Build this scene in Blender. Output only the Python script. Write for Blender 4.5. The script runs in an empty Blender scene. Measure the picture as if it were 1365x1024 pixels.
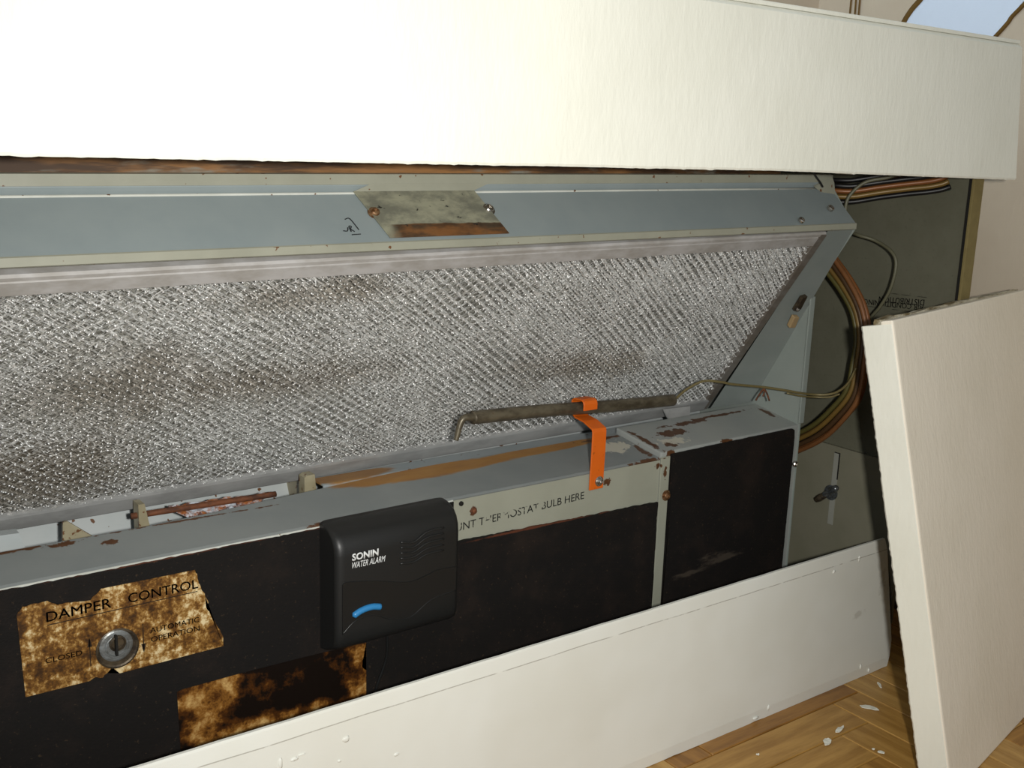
import bpy, bmesh, math, random
from mathutils import Vector, Matrix, noise

# ------------------------------------------------------------------ camera, world, lights, exposure
SC = bpy.context.scene
COL = SC.collection
CAM_POS = Vector((0.0, 0.0, 0.52504))
RIGHT = Vector((0.8067, -0.5901, 0.0328)); UP = Vector((0.1022, 0.1939, 0.9757)); FWD = Vector((0.5821, 0.7837, -0.2167))
cd = bpy.data.cameras.new('camera'); cam = bpy.data.objects.new('camera', cd); COL.objects.link(cam)
cd.sensor_fit = 'HORIZONTAL'; cd.sensor_width = 36.0; cd.lens = 1437.54 / 1365 * 36.0
cd.clip_start = 0.01; cd.clip_end = 50
rm = Matrix((RIGHT, UP, -FWD)).transposed().to_4x4()
cam.matrix_world = Matrix.Translation(CAM_POS) @ rm
SC.camera = cam

w = bpy.data.worlds.new('room_ambience'); SC.world = w; w.use_nodes = True
w.node_tree.nodes['Background'].inputs[0].default_value = (0.86, 0.93, 1.0, 1)
w.node_tree.nodes['Background'].inputs[1].default_value = 0.38

fl = bpy.data.lights.new('camera_flash', 'SPOT'); fl.energy = 26.5; fl.color = (1.0, 0.985, 0.94); fl.shadow_soft_size = 0.011
fl.spot_size = math.radians(100); fl.spot_blend = 1.0
flo = bpy.data.objects.new('camera_flash', fl); COL.objects.link(flo)
flo.rotation_euler = (FWD - RIGHT * 0.05).to_track_quat('-Z', 'Y').to_euler()
flo.location = CAM_POS + RIGHT * 0.058 + UP * 0.006 - FWD * 0.02

dl = bpy.data.lights.new('wall_fill_lamp', 'AREA'); dl.shape = 'RECTANGLE'; dl.size = 0.7; dl.size_y = 0.6; dl.energy = 4.4; dl.color = (0.62, 0.82, 1.0)  # bluish area lamp added to brighten the upper right wall; no window is built
dlo = bpy.data.objects.new('wall_fill_lamp', dl); COL.objects.link(dlo); dlo.location = (0.55, 0.90, 1.15); dlo.rotation_euler = Vector((0.75, -0.35, -0.55)).to_track_quat('-Z', 'Y').to_euler()

SC.cycles.use_denoising = True
SC.view_settings.view_transform = 'Standard'; SC.view_settings.look = 'None'
SC.view_settings.exposure = 0.0; SC.view_settings.gamma = 1.0; SC.view_settings.use_curve_mapping = False

rng = random.Random(7)
PI = math.pi

# ------------------------------------------------------------------ material helpers
def srgb(r, g, b):
    f = lambda c: c / 12.92 if c <= 0.04045 else ((c + 0.055) / 1.055) ** 2.4
    return (f(r / 255), f(g / 255), f(b / 255), 1.0)

class NT:
    def __init__(s, name):
        s.m = bpy.data.materials.new(name); s.m.use_nodes = True
        s.t = s.m.node_tree; s.b = s.t.nodes['Principled BSDF']; s.out = s.t.nodes['Material Output']
        s.pos = s.t.nodes.new('ShaderNodeNewGeometry').outputs['Position']
    def new(s, typ): return s.t.nodes.new(typ)
    def link(s, a, b): s.t.links.new(a, b)
    def put(s, sock, v):
        if hasattr(v, 'is_linked'): s.link(v, sock)
        else: sock.default_value = v
    def math(s, op, a, b=0.0, clamp=False):
        n = s.new('ShaderNodeMath'); n.operation = op; n.use_clamp = clamp
        s.put(n.inputs[0], a); s.put(n.inputs[1], b); return n.outputs[0]
    def noise(s, scale, detail=4, rough=0.6, vec=None, stretch=None, dist=0.0):
        n = s.new('ShaderNodeTexNoise'); n.inputs['Scale'].default_value = scale
        n.inputs['Detail'].default_value = detail; n.inputs['Roughness'].default_value = rough
        n.inputs['Distortion'].default_value = dist
        v = vec or s.pos
        if stretch:
            mp = s.new('ShaderNodeVectorMath'); mp.operation = 'MULTIPLY'; s.link(v, mp.inputs[0]); mp.inputs[1].default_value = stretch; v = mp.outputs[0]
        s.link(v, n.inputs['Vector']); return n.outputs['Fac']
    def ramp(s, v, lo, hi):
        n = s.new('ShaderNodeMapRange'); n.clamp = True; n.interpolation_type = 'SMOOTHSTEP'
        s.put(n.inputs['Value'], v); n.inputs['From Min'].default_value = lo; n.inputs['From Max'].default_value = hi
        return n.outputs['Result']
    def mix(s, f, a, b):
        n = s.new('ShaderNodeMix'); n.data_type = 'RGBA'
        s.put(n.inputs['Factor'], f); s.put(n.inputs['A'], a) if False else None
        s.put(n.inputs[6], a); s.put(n.inputs[7], b); return n.outputs[2]
    def mixf(s, f, a, b):
        n = s.new('ShaderNodeMix'); n.data_type = 'FLOAT'
        s.put(n.inputs[0], f); s.put(n.inputs[2], a); s.put(n.inputs[3], b); return n.outputs[0]
    def spots(s, ells, scale=60, amp=1.0, lo=0.35, hi=0.5, detail=5, stretch=None):
        # where dirt, rust or wear sits: world-space ellipsoids with a noisy rim
        cur = None
        for (c, r) in ells:
            a = s.new('ShaderNodeVectorMath'); a.operation = 'SUBTRACT'; s.link(s.pos, a.inputs[0]); a.inputs[1].default_value = c
            d = s.new('ShaderNodeVectorMath'); d.operation = 'DIVIDE'; s.link(a.outputs[0], d.inputs[0]); d.inputs[1].default_value = r
            l = s.new('ShaderNodeVectorMath'); l.operation = 'LENGTH'; s.link(d.outputs[0], l.inputs[0])
            e = s.math('SUBTRACT', 1.0, l.outputs['Value'])
            cur = e if cur is None else s.math('MAXIMUM', cur, e)
        n = s.math('MULTIPLY', s.math('SUBTRACT', s.noise(scale, detail, 0.65, stretch=stretch), 0.5), amp * 2)
        return s.ramp(s.math('ADD', cur, n), lo, hi)
    def bump(s, h, strength=0.2, dist=0.001):
        n = s.new('ShaderNodeBump'); n.inputs['Strength'].default_value = strength; n.inputs['Distance'].default_value = dist
        s.put(n.inputs['Height'], h); s.link(n.outputs['Normal'], s.b.inputs['Normal'])
    def done(s, col, rough=0.5, metal=0.0, spec=0.5):
        s.put(s.b.inputs['Base Color'], col); s.put(s.b.inputs['Roughness'], rough)
        s.put(s.b.inputs['Metallic'], metal); s.b.inputs['Specular IOR Level'].default_value = spec
        return s.m

RUST = srgb(100, 66, 38); RUSTD = srgb(60, 34, 20); OIL = srgb(140, 92, 20)

def wall_paint(name, col, col2, rough=0.55, bump=0.35, stretch=(1, 1, 0.35)):
    n = NT(name)
    a = n.noise(9, 3); c = n.mix(n.ramp(a, 0.35, 0.7), col, col2)
    h = n.math('ADD', n.math('MULTIPLY', n.noise(260, 4, 0.55, stretch=stretch), 0.8), n.math('MULTIPLY', n.noise(70, 3, 0.5, stretch=stretch), 0.9))
    n.bump(h, bump, 0.0012)
    return n.done(c, rough, 0, 0.35)

M = {}
M['cream'] = wall_paint('cream_paint', srgb(231, 230, 217), srgb(226, 225, 211))
M['beige_face'] = wall_paint('beige_paint', srgb(238, 229, 211), srgb(233, 224, 205))
M['beige_wall'] = wall_paint('beige_wall_paint', srgb(205, 190, 168), srgb(198, 182, 160), bump=0.25)
n = NT('kickboard_paint')
c = n.mix(n.ramp(n.noise(8, 3), 0.35, 0.7), srgb(229, 230, 222), srgb(223, 223, 213))
h = n.math('ADD', n.math('MULTIPLY', n.noise(240, 4, stretch=(0.5, 1, 1)), 0.5), n.math('MULTIPLY', n.noise(40, 3, stretch=(0.5, 1, 1)), 0.6))
line = n.new('ShaderNodeSeparateXYZ'); n.link(n.pos, line.inputs[0])
dz = n.math('ABSOLUTE', n.math('SUBTRACT', n.math('SUBTRACT', line.outputs['Z'], 0.1368), n.math('MULTIPLY', n.math('SUBTRACT', n.noise(14, 2), 0.5), 0.002)))
pen = n.math('MULTIPLY', n.math('LESS_THAN', dz, 0.0004), n.ramp(n.noise(60, 3), 0.34, 0.5))
c = n.mix(n.math('MULTIPLY', pen, 0.55), c, srgb(120, 112, 98))
sm = n.spots([((0.925, 0.6, 0.10), (0.012, 0.05, 0.035)), ((0.89, 0.6, 0.075), (0.02, 0.05, 0.01))], 120, 0.9, 0.45, 0.9)
c = n.mix(n.math('MULTIPLY', sm, 0.3), c, srgb(140, 130, 112))
n.bump(h, 0.2, 0.0010); M['kick'] = n.done(c, 0.5, 0, 0.35)

def unit_paint(name, col, col2, ells_rust=(), ells_oil=(), ells_white=(), rough=0.42, rscale=140, tiny=0.0):
    n = NT(name)
    c = n.mix(n.ramp(n.noise(22, 4), 0.3, 0.75), col, col2)
    if ells_white: c = n.mix(n.spots(ells_white, 160, 0.9, 0.4, 0.5), c, srgb(188, 184, 168))
    if ells_oil:
        m_ = n.spots(ells_oil, 45, 0.5, 0.25, 0.45, stretch=(0.25, 1, 1)); c = n.mix(n.math('MULTIPLY', m_, 0.9), c, n.mix(n.noise(90, 3, stretch=(0.3, 1, 1)), srgb(120, 70, 12), srgb(168, 122, 42)))
    if ells_rust:
        m_ = n.spots(ells_rust, rscale, 1.1, 0.38, 0.5); c = n.mix(m_, c, n.mix(n.noise(200, 3), RUSTD, RUST))
    if tiny:
        c = n.mix(n.ramp(n.noise(170, 2, 0.5), tiny, tiny + 0.025), c, RUST)
    n.bump(n.noise(130, 3), 0.06, 0.0008)
    return n.done(c, rough, 0.0, 0.45)

BLUE, BLUE2 = srgb(138, 147, 147), srgb(131, 141, 142)
GREY, GREY2 = srgb(138, 139, 132), srgb(127, 130, 123)
M['slope'] = unit_paint('blue_grey_enamel', BLUE, BLUE2)
M['cream_lip'] = unit_paint('aged_cream_enamel', srgb(148, 148, 133), srgb(138, 138, 123), tiny=0.70)
M['rim'] = unit_paint('highlight_pale_enamel', srgb(206, 208, 200), srgb(180, 182, 172), tiny=0.71)  # pale tone for the highlights painted along the metal edges
M['boxtop_left'] = unit_paint('grey_enamel_with_oil_stain', srgb(129, 133, 131), srgb(121, 126, 125),
    ells_rust=[((0.195, 0.708, 0.253), (0.012, 0.006, 0.02)), ((0.165, 0.716, 0.253), (0.018, 0.005, 0.02)), ((0.25, 0.7185, 0.255), (0.09, 0.0018, 0.02)), ((0.655, 0.735, 0.257), (0.05, 0.004, 0.02)), ((0.672, 0.70, 0.25), (0.006, 0.03, 0.02)), ((0.12, 0.718, 0.254), (0.06, 0.0035, 0.02)), ((0.66, 0.679, 0.247), (0.03, 0.006, 0.01)), ((0.33, 0.6805, 0.248), (0.012, 0.004, 0.006))],
    ells_oil=[((0.46, 0.731, 0.256), (0.13, 0.016, 0.03)), ((0.58, 0.734, 0.256), (0.13, 0.011, 0.03))],
    ells_white=[((0.65, 0.715, 0.254), (0.03, 0.02, 0.02))])
M['boxface'] = unit_paint('grey_panel_enamel', srgb(152, 153, 138), srgb(145, 146, 131),
    ells_rust=[((0.612, 0.68, 0.2372), (0.0075, 0.02, 0.005)), ((0.4581, 0.68, 0.2443), (0.0042, 0.02, 0.0038)), ((0.4702, 0.68, 0.2362), (0.0058, 0.02, 0.0056)), ((0.674, 0.68, 0.243), (0.005, 0.02, 0.004)), ((0.60, 0.68, 0.2495), (0.14, 0.02, 0.0012)), ((0.682, 0.68, 0.236), (0.003, 0.02, 0.012)), ((0.686, 0.68, 0.214), (0.006, 0.02, 0.006))], rscale=220)
M['boxtop_right'] = unit_paint('grey_enamel_with_rust', srgb(153, 156, 151), srgb(144, 148, 145),
    ells_rust=[((0.724, 0.712, 0.261), (0.032, 0.012, 0.02)), ((0.755, 0.725, 0.263), (0.05, 0.006, 0.02)), ((0.682, 0.705, 0.258), (0.006, 0.035, 0.02)), ((0.80, 0.728, 0.264), (0.07, 0.004, 0.02)), ((0.862, 0.715, 0.262), (0.006, 0.022, 0.02)), ((0.70, 0.69, 0.257), (0.012, 0.008, 0.02)), ((0.765, 0.679, 0.254), (0.014, 0.006, 0.004)), ((0.69, 0.679, 0.252), (0.01, 0.005, 0.006))],
    ells_white=[((0.707, 0.695, 0.258), (0.028, 0.014, 0.02))])
M['channel'] = unit_paint('blue_grey_channel_enamel', srgb(130, 136, 132), srgb(122, 129, 125))
M['cheek'] = unit_paint('pale_blue_grey_enamel', srgb(140, 147, 141), srgb(133, 141, 135))
M['ledge'] = unit_paint('pale_ledge_enamel', srgb(154, 161, 163), srgb(143, 152, 155), ells_oil=[((0.40, 0.757, 0.258), (0.07, 0.02, 0.02))], tiny=0.72)
M['pan'] = unit_paint('white_drain_pan_enamel', srgb(181, 186, 185), srgb(170, 177, 177), tiny=0.66)
M['fin_cream'] = unit_paint('stained_cream_metal', srgb(163, 156, 131), srgb(131, 121, 94), tiny=0.6)

n = NT('weathered_plate'); c = n.mix(n.ramp(n.noise(70, 5, 0.7, stretch=(0.6, 1, 1)), 0.35, 0.65), srgb(115, 115, 101), srgb(155, 154, 132))
s_ = n.new('ShaderNodeSeparateXYZ'); n.link(n.pos, s_.inputs[0])
edge = n.math('ADD', n.math('SUBTRACT', 0.4700, s_.outputs['Z']), n.math('MULTIPLY', n.math('SUBTRACT', n.noise(55, 3), 0.5), 0.0030))
lft = n.math('SUBTRACT', 1.0, n.math('MULTIPLY', n.ramp(s_.outputs['X'], 0.375, 0.392), -1.0))
rm_ = n.math('MULTIPLY', n.ramp(edge, 0.0, 0.0007), n.ramp(n.math('ADD', s_.outputs['X'], n.math('MULTIPLY', n.noise(60), 0.01)), 0.370, 0.380))
c = n.mix(n.math('MULTIPLY', rm_, 0.9), c, n.mix(n.ramp(n.noise(90, 4, stretch=(0.4, 1, 1)), 0.35, 0.65), srgb(58, 36, 20), srgb(128, 80, 36)))
c = n.mix(n.ramp(n.noise(210, 3, 0.6, stretch=(0.5, 1, 1)), 0.66, 0.70), c, srgb(40, 38, 34))
n.bump(n.noise(120, 4), 0.15, 0.001); M['plate'] = n.done(c, 0.5, 0.15)

n = NT('rusty_wood'); g_ = n.noise(40, 5, 0.65, stretch=(0.22, 1, 2.2)); c = n.mix(n.ramp(g_, 0.38, 0.62), srgb(62, 42, 24), srgb(140, 98, 54))
c = n.mix(n.ramp(n.noise(55, 4, stretch=(0.3, 1, 1.5)), 0.55, 0.68), c, srgb(120, 116, 104)); n.bump(g_, 0.4, 0.002); M['wood_strip'] = n.done(c, 0.7)

n = NT('black_felt_insulation'); c = n.mix(n.ramp(n.noise(18, 5, 0.7), 0.45, 0.75), srgb(17, 14, 12), srgb(33, 25, 20))
c = n.mix(n.math('MULTIPLY', n.ramp(n.noise(420, 2), 0.66, 0.74), 0.35), c, srgb(84, 66, 48))
sc_ = n.spots([((0.765, 0.678, 0.135), (0.05, 0.02, 0.012)), ((0.72, 0.678, 0.128), (0.04, 0.02, 0.006))], 90, 1.0, 0.4, 0.8, stretch=(0.4, 1, 1.6)); c = n.mix(n.math('MULTIPLY', sc_, 0.4), c, srgb(92, 82, 70))
redge = n.spots([((0.575, 0.675, 0.2112), (0.16, 0.02, 0.0020)), ((0.22, 0.675, 0.249), (0.3, 0.02, 0.0022))], 60, 0.6, 0.2, 0.6); c = n.mix(n.math('MULTIPLY', redge, 0.8), c, srgb(96, 52, 32))
n.bump(n.noise(600, 3, 0.7), 0.5, 0.001); M['felt'] = n.done(c, 0.8, 0, 0.25)

n = NT('aluminium_mesh'); 
dirt = n.spots([((0.16, 0.75, 0.29), (0.12, 0.06, 0.05)), ((0.30, 0.70, 0.35), (0.16, 0.05, 0.03)), ((0.33, 0.66, 0.42), (0.10, 0.03, 0.02)), ((0.62, 0.72, 0.33), (0.14, 0.04, 0.03)), ((0.20, 0.70, 0.36), (0.10, 0.06, 0.05))], 30, 0.9, 0.1, 0.9)
c = n.mix(n.math('MULTIPLY', dirt, 0.45), srgb(252, 252, 250), srgb(150, 128, 86))
n.bump(n.noise(1100, 2, 0.6), 1.0, 0.0009)
M['mesh'] = n.done(c, 0.40, 0.5, 0.9)
n = NT('filter_wool_backing'); c = n.mix(n.ramp(n.noise(320, 3), 0.4, 0.65), srgb(112, 110, 102), srgb(196, 194, 186))
c = n.mix(n.math('MULTIPLY', n.spots([((0.16, 0.75, 0.29), (0.14, 0.07, 0.06)), ((0.30, 0.70, 0.35), (0.16, 0.05, 0.03)), ((0.62, 0.72, 0.33), (0.14, 0.04, 0.03))], 40, 0.9, 0.1, 0.9), 0.5), c, srgb(92, 72, 40)); n.bump(n.noise(700, 2), 0.8, 0.002); M['backing'] = n.done(c, 0.4, 0.3)
def metal(name, a, b, rough=0.38, met=0.75, sc=45, rust=0):
    n = NT(name); c = n.mix(n.ramp(n.noise(sc, 4, 0.65, stretch=(0.5, 1, 1)), 0.35, 0.65), a, b)
    if rust: c = n.mix(n.ramp(n.noise(90, 4), rust, rust + 0.06), c, RUST)
    n.bump(n.noise(160, 3), 0.08, 0.0008); return n.done(c, rough, met)
M['frame_top'] = metal('mottled_galvanised_top', srgb(176, 174, 172), srgb(152, 148, 142), 0.6, 0.12)
M['frame_low'] = metal('mottled_galvanised_bottom', srgb(168, 168, 166), srgb(148, 148, 146), 0.45, 0.2)
M['frame_side'] = metal('dull_brown_galvanised', srgb(126, 122, 116), srgb(108, 100, 90), 0.45, 0.4)
M['screw'] = metal('zinc_screw', srgb(206, 202, 196), srgb(168, 160, 150), 0.22, 0.95, 300)
M['screw_rust'] = metal('rusty_screw', srgb(150, 118, 86), srgb(100, 64, 36), 0.35, 0.6, 400)
M['rust'] = metal('rusted_steel', srgb(112, 66, 38), srgb(66, 40, 28), 0.75, 0.15, 160)
M['dark_metal'] = metal('dark_bronze_metal', srgb(92, 80, 62), srgb(58, 50, 42), 0.4, 0.5, 200)
M['bulb'] = metal('tarnished_copper_bulb', srgb(112, 104, 86), srgb(78, 70, 56), 0.38, 0.45, 90, 0.66)
M['zinc'] = metal('blue_zinc', srgb(126, 132, 136), srgb(90, 88, 84), 0.3, 0.7, 400)
n = NT('rust_flakes'); c = n.mix(n.ramp(n.noise(75, 5, 0.7), 0.42, 0.58), srgb(190, 196, 204), srgb(150, 88, 40)); c = n.mix(n.ramp(n.noise(160, 4), 0.55, 0.65), c, srgb(84, 52, 44)); n.bump(n.noise(200, 5), 0.9, 0.003); M['flakes'] = n.done(c, 0.8)
def plain(name, col, rough=0.4, spec=0.5, var=0.12, scale=60, metal_=0.0, b=0.0):
    n = NT(name); d = (col[0] * (1 - var), col[1] * (1 - var), col[2] * (1 - var), 1)
    c = n.mix(n.noise(scale, 3), col, d)
    if b: n.bump(n.noise(500, 2), b, 0.0006)
    return n.done(c, rough, metal_, spec)
M['black_plastic'] = plain('black_abs_plastic', srgb(30, 30, 29), 0.42, 0.4, 0.1, 200, 0, 0.08)
M['black_gloss'] = plain('smooth_black_plastic', srgb(26, 27, 27), 0.33, 0.45, 0.1)
M['button'] = plain('blue_plastic', srgb(48, 127, 183), 0.3, 0.5, 0.08)
M['white_ink'] = plain('white_print', srgb(226, 228, 226), 0.5)
M['brown_ink'] = plain('dark_brown_print', srgb(38, 26, 14), 0.6, 0.3, 0.3, 400)
n = NT('orange_powder_paint'); c = n.mix(n.noise(90, 3), srgb(211, 101, 21), srgb(202, 89, 14)); c = n.mix(n.math('MULTIPLY', n.ramp(n.noise(240, 2), 0.68, 0.74), 0.5), c, srgb(103, 51, 19)); M['orange'] = n.done(c, 0.45, 0, 0.4)
n = NT('end_panel_grey'); c = n.mix(n.ramp(n.noise(16, 5, 0.7), 0.35, 0.7), srgb(101, 100, 85), srgb(93, 92, 77)); c = n.mix(n.math('MULTIPLY', n.ramp(n.noise(300, 2), 0.6, 0.7), 0.3), c, srgb(78, 77, 64)); n.bump(n.noise(300, 3), 0.08, 0.0006); M['end_up'] = n.done(c, 0.5, 0, 0.3)
n = NT('end_panel_lower_paint'); c = n.mix(n.ramp(n.noise(16, 4), 0.35, 0.7), srgb(125, 122, 105), srgb(117, 115, 97)); M['end_low'] = n.done(c, 0.5, 0, 0.3)
M['khaki'] = plain('raw_board_edge', srgb(132, 118, 76), 0.75, 0.2, 0.35, 110, 0, 0.4)
n = NT('dirty_board_edge'); c = n.mix(n.ramp(n.noise(90, 5, 0.7, stretch=(0.35, 1, 1)), 0.38, 0.6), srgb(110, 96, 66), srgb(190, 184, 164)); n.bump(n.noise(160, 4), 0.6, 0.002); M['board_edge'] = n.done(c, 0.7, 0, 0.25)
M['bluish_white'] = plain('bluish_white_matt', srgb(228, 239, 255), 0.9, 0.1, 0.06, 40, 0, 0.2)
M['brown_edge'] = plain('matt_brown', srgb(120, 92, 50), 0.9, 0.1, 0.3, 80)
M['glint_bead'] = plain('glint_bead_aluminium', srgb(250, 250, 248), 0.28, 0.9, 0.1, 40, 0.7)
M['slot'] = plain('dark_slot', srgb(30, 29, 26), 0.8, 0.2)
M['pale_slot'] = plain('pale_grey_slot', srgb(150, 150, 140), 0.6, 0.2)
M['pen'] = plain('black_marker', srgb(40, 42, 44), 0.7, 0.2)
M['tan'] = plain('tan_felt', srgb(170, 146, 108), 0.8, 0.2)
M['knob'] = metal('grey_zinc_stem', srgb(140, 144, 144), srgb(108, 108, 104), 0.4, 0.5, 200)

def worn_ink(name, col, lo, hi, xsolid=None, keep=1.0):
    n = NT(name)
    keepm = n.ramp(n.noise(95, 3, 0.6), lo, hi)
    if xsolid is not None:
        s2 = n.new('ShaderNodeSeparateXYZ'); n.link(n.pos, s2.inputs[0])
        keepm = n.math('MAXIMUM', keepm, n.math('MULTIPLY', n.ramp(s2.outputs['X'], xsolid, xsolid + 0.003), n.ramp(n.noise(260, 2), 0.30, 0.36)))
    n.done(col, 0.7, 0, 0.2)
    tr = n.new('ShaderNodeBsdfTransparent'); mx = n.new('ShaderNodeMixShader')
    n.put(mx.inputs[0], n.math('MULTIPLY', keepm, keep)); n.link(tr.outputs[0], mx.inputs[1]); n.link(n.b.outputs[0], mx.inputs[2]); n.link(mx.outputs[0], n.out.inputs[0])
    return n.m
M['worn_black'] = worn_ink('worn_black_stencil', srgb(28, 28, 27), 0.40, 0.48, 0.553)
M['faded_black'] = worn_ink('faded_stamp', srgb(44, 43, 37), 0.40, 0.56, None, 0.6)

n = NT('water_stained_label')
a = n.noise(34, 5, 0.6, stretch=(1.3, 1, 0.3)); b2 = n.noise(190, 5, 0.72)
low = n.spots([((0.15, 0.677, 0.19), (0.05, 0.02, 0.022)), ((0.215, 0.677, 0.185), (0.05, 0.02, 0.016))], 60, 0.5, -0.3, 0.6)
mixv = n.math('SUBTRACT', n.math('ADD', n.math('MULTIPLY', a, 0.52), n.math('MULTIPLY', b2, 0.48)), n.math('MULTIPLY', low, 0.028))
cr = n.new('ShaderNodeValToRGB'); n.link(mixv, cr.inputs[0]); e = cr.color_ramp.elements
e[0].position = 0.40; e[0].color = srgb(58, 36, 14); e[1].position = 0.575; e[1].color = srgb(212, 192, 148)
x = e.new(0.47); x.color = srgb(104, 68, 24); x = e.new(0.515); x.color = srgb(152, 114, 58)
M['label'] = n.done(cr.outputs[0], 0.45, 0, 0.4)
n = NT('heavily_stained_label')
a = n.noise(60, 6, 0.7); sp = n.spots([((0.245, 0.678, 0.14), (0.04, 0.02, 0.02)), ((0.368, 0.678, 0.12), (0.022, 0.02, 0.05)), ((0.24, 0.678, 0.11), (0.018, 0.02, 0.05)), ((0.29, 0.678, 0.105), (0.08, 0.02, 0.012))], 40, 0.6, -0.2, 0.7)
v = n.math('ADD', n.math('MULTIPLY', a, 0.85), n.math('MULTIPLY', sp, 0.24))
cr = n.new('ShaderNodeValToRGB'); n.link(v, cr.inputs[0]); e = cr.color_ramp.elements
e[0].position = 0.47; e[0].color = srgb(20, 13, 9); e[1].position = 0.80; e[1].color = srgb(206, 170, 108)
x = e.new(0.58); x.color = srgb(74, 42, 14); x = e.new(0.66); x.color = srgb(134, 90, 38)
M['label_dark'] = n.done(cr.outputs[0], 0.35, 0, 0.4)

def wood_mat(k, base, dark):
    n = NT('oak_parquet_%s' % ['golden', 'amber', 'pale', 'brown'][k])
    st = (0.12, 1, 1)
    tc = n.new('ShaderNodeTexCoord').outputs['Object']
    g1 = n.noise(70, 5, 0.65, vec=tc, stretch=(0.10, 1, 1)); g2 = n.noise(14, 3, 0.6, vec=tc, stretch=(0.4, 1, 1))
    c = n.mix(n.ramp(g1, 0.35, 0.68), base, dark); c = n.mix(n.math('MULTIPLY', n.ramp(g2, 0.5, 0.8), 0.45), c, dark)
    n.bump(g1, 0.12, 0.0006); return n.done(c, 0.38, 0, 0.45)
OAK = [wood_mat(0, srgb(186, 143, 76), srgb(150, 108, 48)), wood_mat(1, srgb(176, 130, 62), srgb(136, 94, 40)), wood_mat(2, srgb(192, 152, 88), srgb(156, 116, 58)), wood_mat(3, srgb(164, 118, 58), srgb(124, 84, 38))]
M['subfloor'] = plain('dark_joint_filler', srgb(60, 40, 20), 0.8, 0.2, 0.3)

# ------------------------------------------------------------------ mesh helpers
def wloc(o):
    v = Vector((0, 0, 0))
    while o is not None: v = v + Vector(o.location); o = o.parent
    return v
def link(name, me, mat, parent=None, origin=None, smooth=False):
    o = bpy.data.objects.new(name, me); COL.objects.link(o)
    base = wloc(parent) if parent else Vector((0, 0, 0))
    org = Vector(origin) if origin is not None else base
    if parent: o.parent = parent
    o.location = org - base
    me.transform(Matrix.Translation(-org))
    mats = mat if isinstance(mat, (list, tuple)) else [mat]
    for m_ in mats: me.materials.append(m_)
    if smooth:
        for p in me.polygons: p.use_smooth = True
    me.update(); return o
def from_bm(name, bm, mat, parent=None, origin=None, smooth=False):
    bmesh.ops.recalc_face_normals(bm, faces=bm.faces)
    me = bpy.data.meshes.new(name); bm.to_mesh(me); bm.free()
    return link(name, me, mat, parent, origin, smooth)
def thing(name, label, cat, loc, group=None):
    o = bpy.data.objects.new(name, None); COL.objects.link(o); o.location = loc; o.empty_display_size = 0.02
    o['label'] = label; o['category'] = cat
    if group: o['group'] = group
    return o
def tag(o, label, cat, group=None, kind=None):
    o['label'] = label; o['category'] = cat
    if group: o['group'] = group
    if kind: o['kind'] = kind
    return o
def hexa(bm, p):     # p: 8 corners, bottom ring then top ring
    v = [bm.verts.new(q) for q in p]
    for f in ((0, 3, 2, 1), (4, 5, 6, 7), (0, 1, 5, 4), (1, 2, 6, 5), (2, 3, 7, 6), (3, 0, 4, 7)): bm.faces.new([v[i] for i in f])
    return v
def add_box(bm, x0, x1, y0, y1, z0, z1):
    return hexa(bm, [(x0, y0, z0), (x1, y0, z0), (x1, y1, z0), (x0, y1, z0), (x0, y0, z1), (x1, y0, z1), (x1, y1, z1), (x0, y1, z1)])
def bevel(bm, w=0.001, seg=2):
    bmesh.ops.recalc_face_normals(bm, faces=bm.faces)
    es = [e for e in bm.edges if len(e.link_faces) == 2 and e.calc_face_angle(0) > 0.5]
    bmesh.ops.bevel(bm, geom=es, offset=w, segments=seg, affect='EDGES', profile=0.6)
def box(name, x0, x1, y0, y1, z0, z1, mat, parent=None, bev=0.001, origin=None):
    bm = bmesh.new(); add_box(bm, x0, x1, y0, y1, z0, z1)
    if bev: bevel(bm, bev)
    return from_bm(name, bm, mat, parent, origin)
def prism(name, poly, d, mat, parent=None, bev=0.0, origin=None):
    # poly: list of 3-D points of a flat outline, extruded by vector d
    bm = bmesh.new(); d = Vector(d)
    a = [bm.verts.new(p) for p in poly]; b = [bm.verts.new(Vector(p) + d) for p in poly]
    bm.faces.new(a); bm.faces.new(b[::-1]); k = len(poly)
    for i in range(k): bm.faces.new((a[i], a[(i + 1) % k], b[(i + 1) % k], b[i]))
    if bev: bevel(bm, bev)
    bmesh.ops.triangulate(bm, faces=[f for f in bm.faces if len(f.verts) > 4])
    return from_bm(name, bm, mat, parent, origin)
def sheet(name, prof, x0, x1, mat, parent, dzf=None, th=0.0014, nx=24, smooth=False):
    # folded sheet metal: profile [(y, z)...] swept along x, thickness to the back
    pf = prof if callable(prof) else (lambda x: prof)
    prof = pf(x1); bm = bmesh.new(); k = len(prof); nrm = []
    for i in range(k):
        a = Vector(prof[max(i - 1, 0)]); b = Vector(prof[min(i + 1, k - 1)]); t = (b - a).normalized(); nrm.append(Vector((t.y, -t.x)))
    if nrm[0].x < 0: nrm = [-q for q in nrm]
    rings = []
    for j in range(nx + 1):
        x = x0 + (x1 - x0) * j / nx
        dz = dzf(x) if dzf else 0.0
        f = [bm.verts.new((x, y, z + dz)) for y, z in pf(x)]
        b = [bm.verts.new((x, y + nrm[i].x * th, z + nrm[i].y * th + dz)) for i, (y, z) in enumerate(pf(x))]
        rings.append(f + b[::-1])
    m_ = 2 * k
    for j in range(nx):
        for i in range(m_): bm.faces.new((rings[j][i], rings[j][(i + 1) % m_], rings[j + 1][(i + 1) % m_], rings[j + 1][i]))
    bm.faces.new(rings[0]); bm.faces.new(rings[-1][::-1])
    return from_bm(name, bm, mat, parent, None, smooth)
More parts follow.
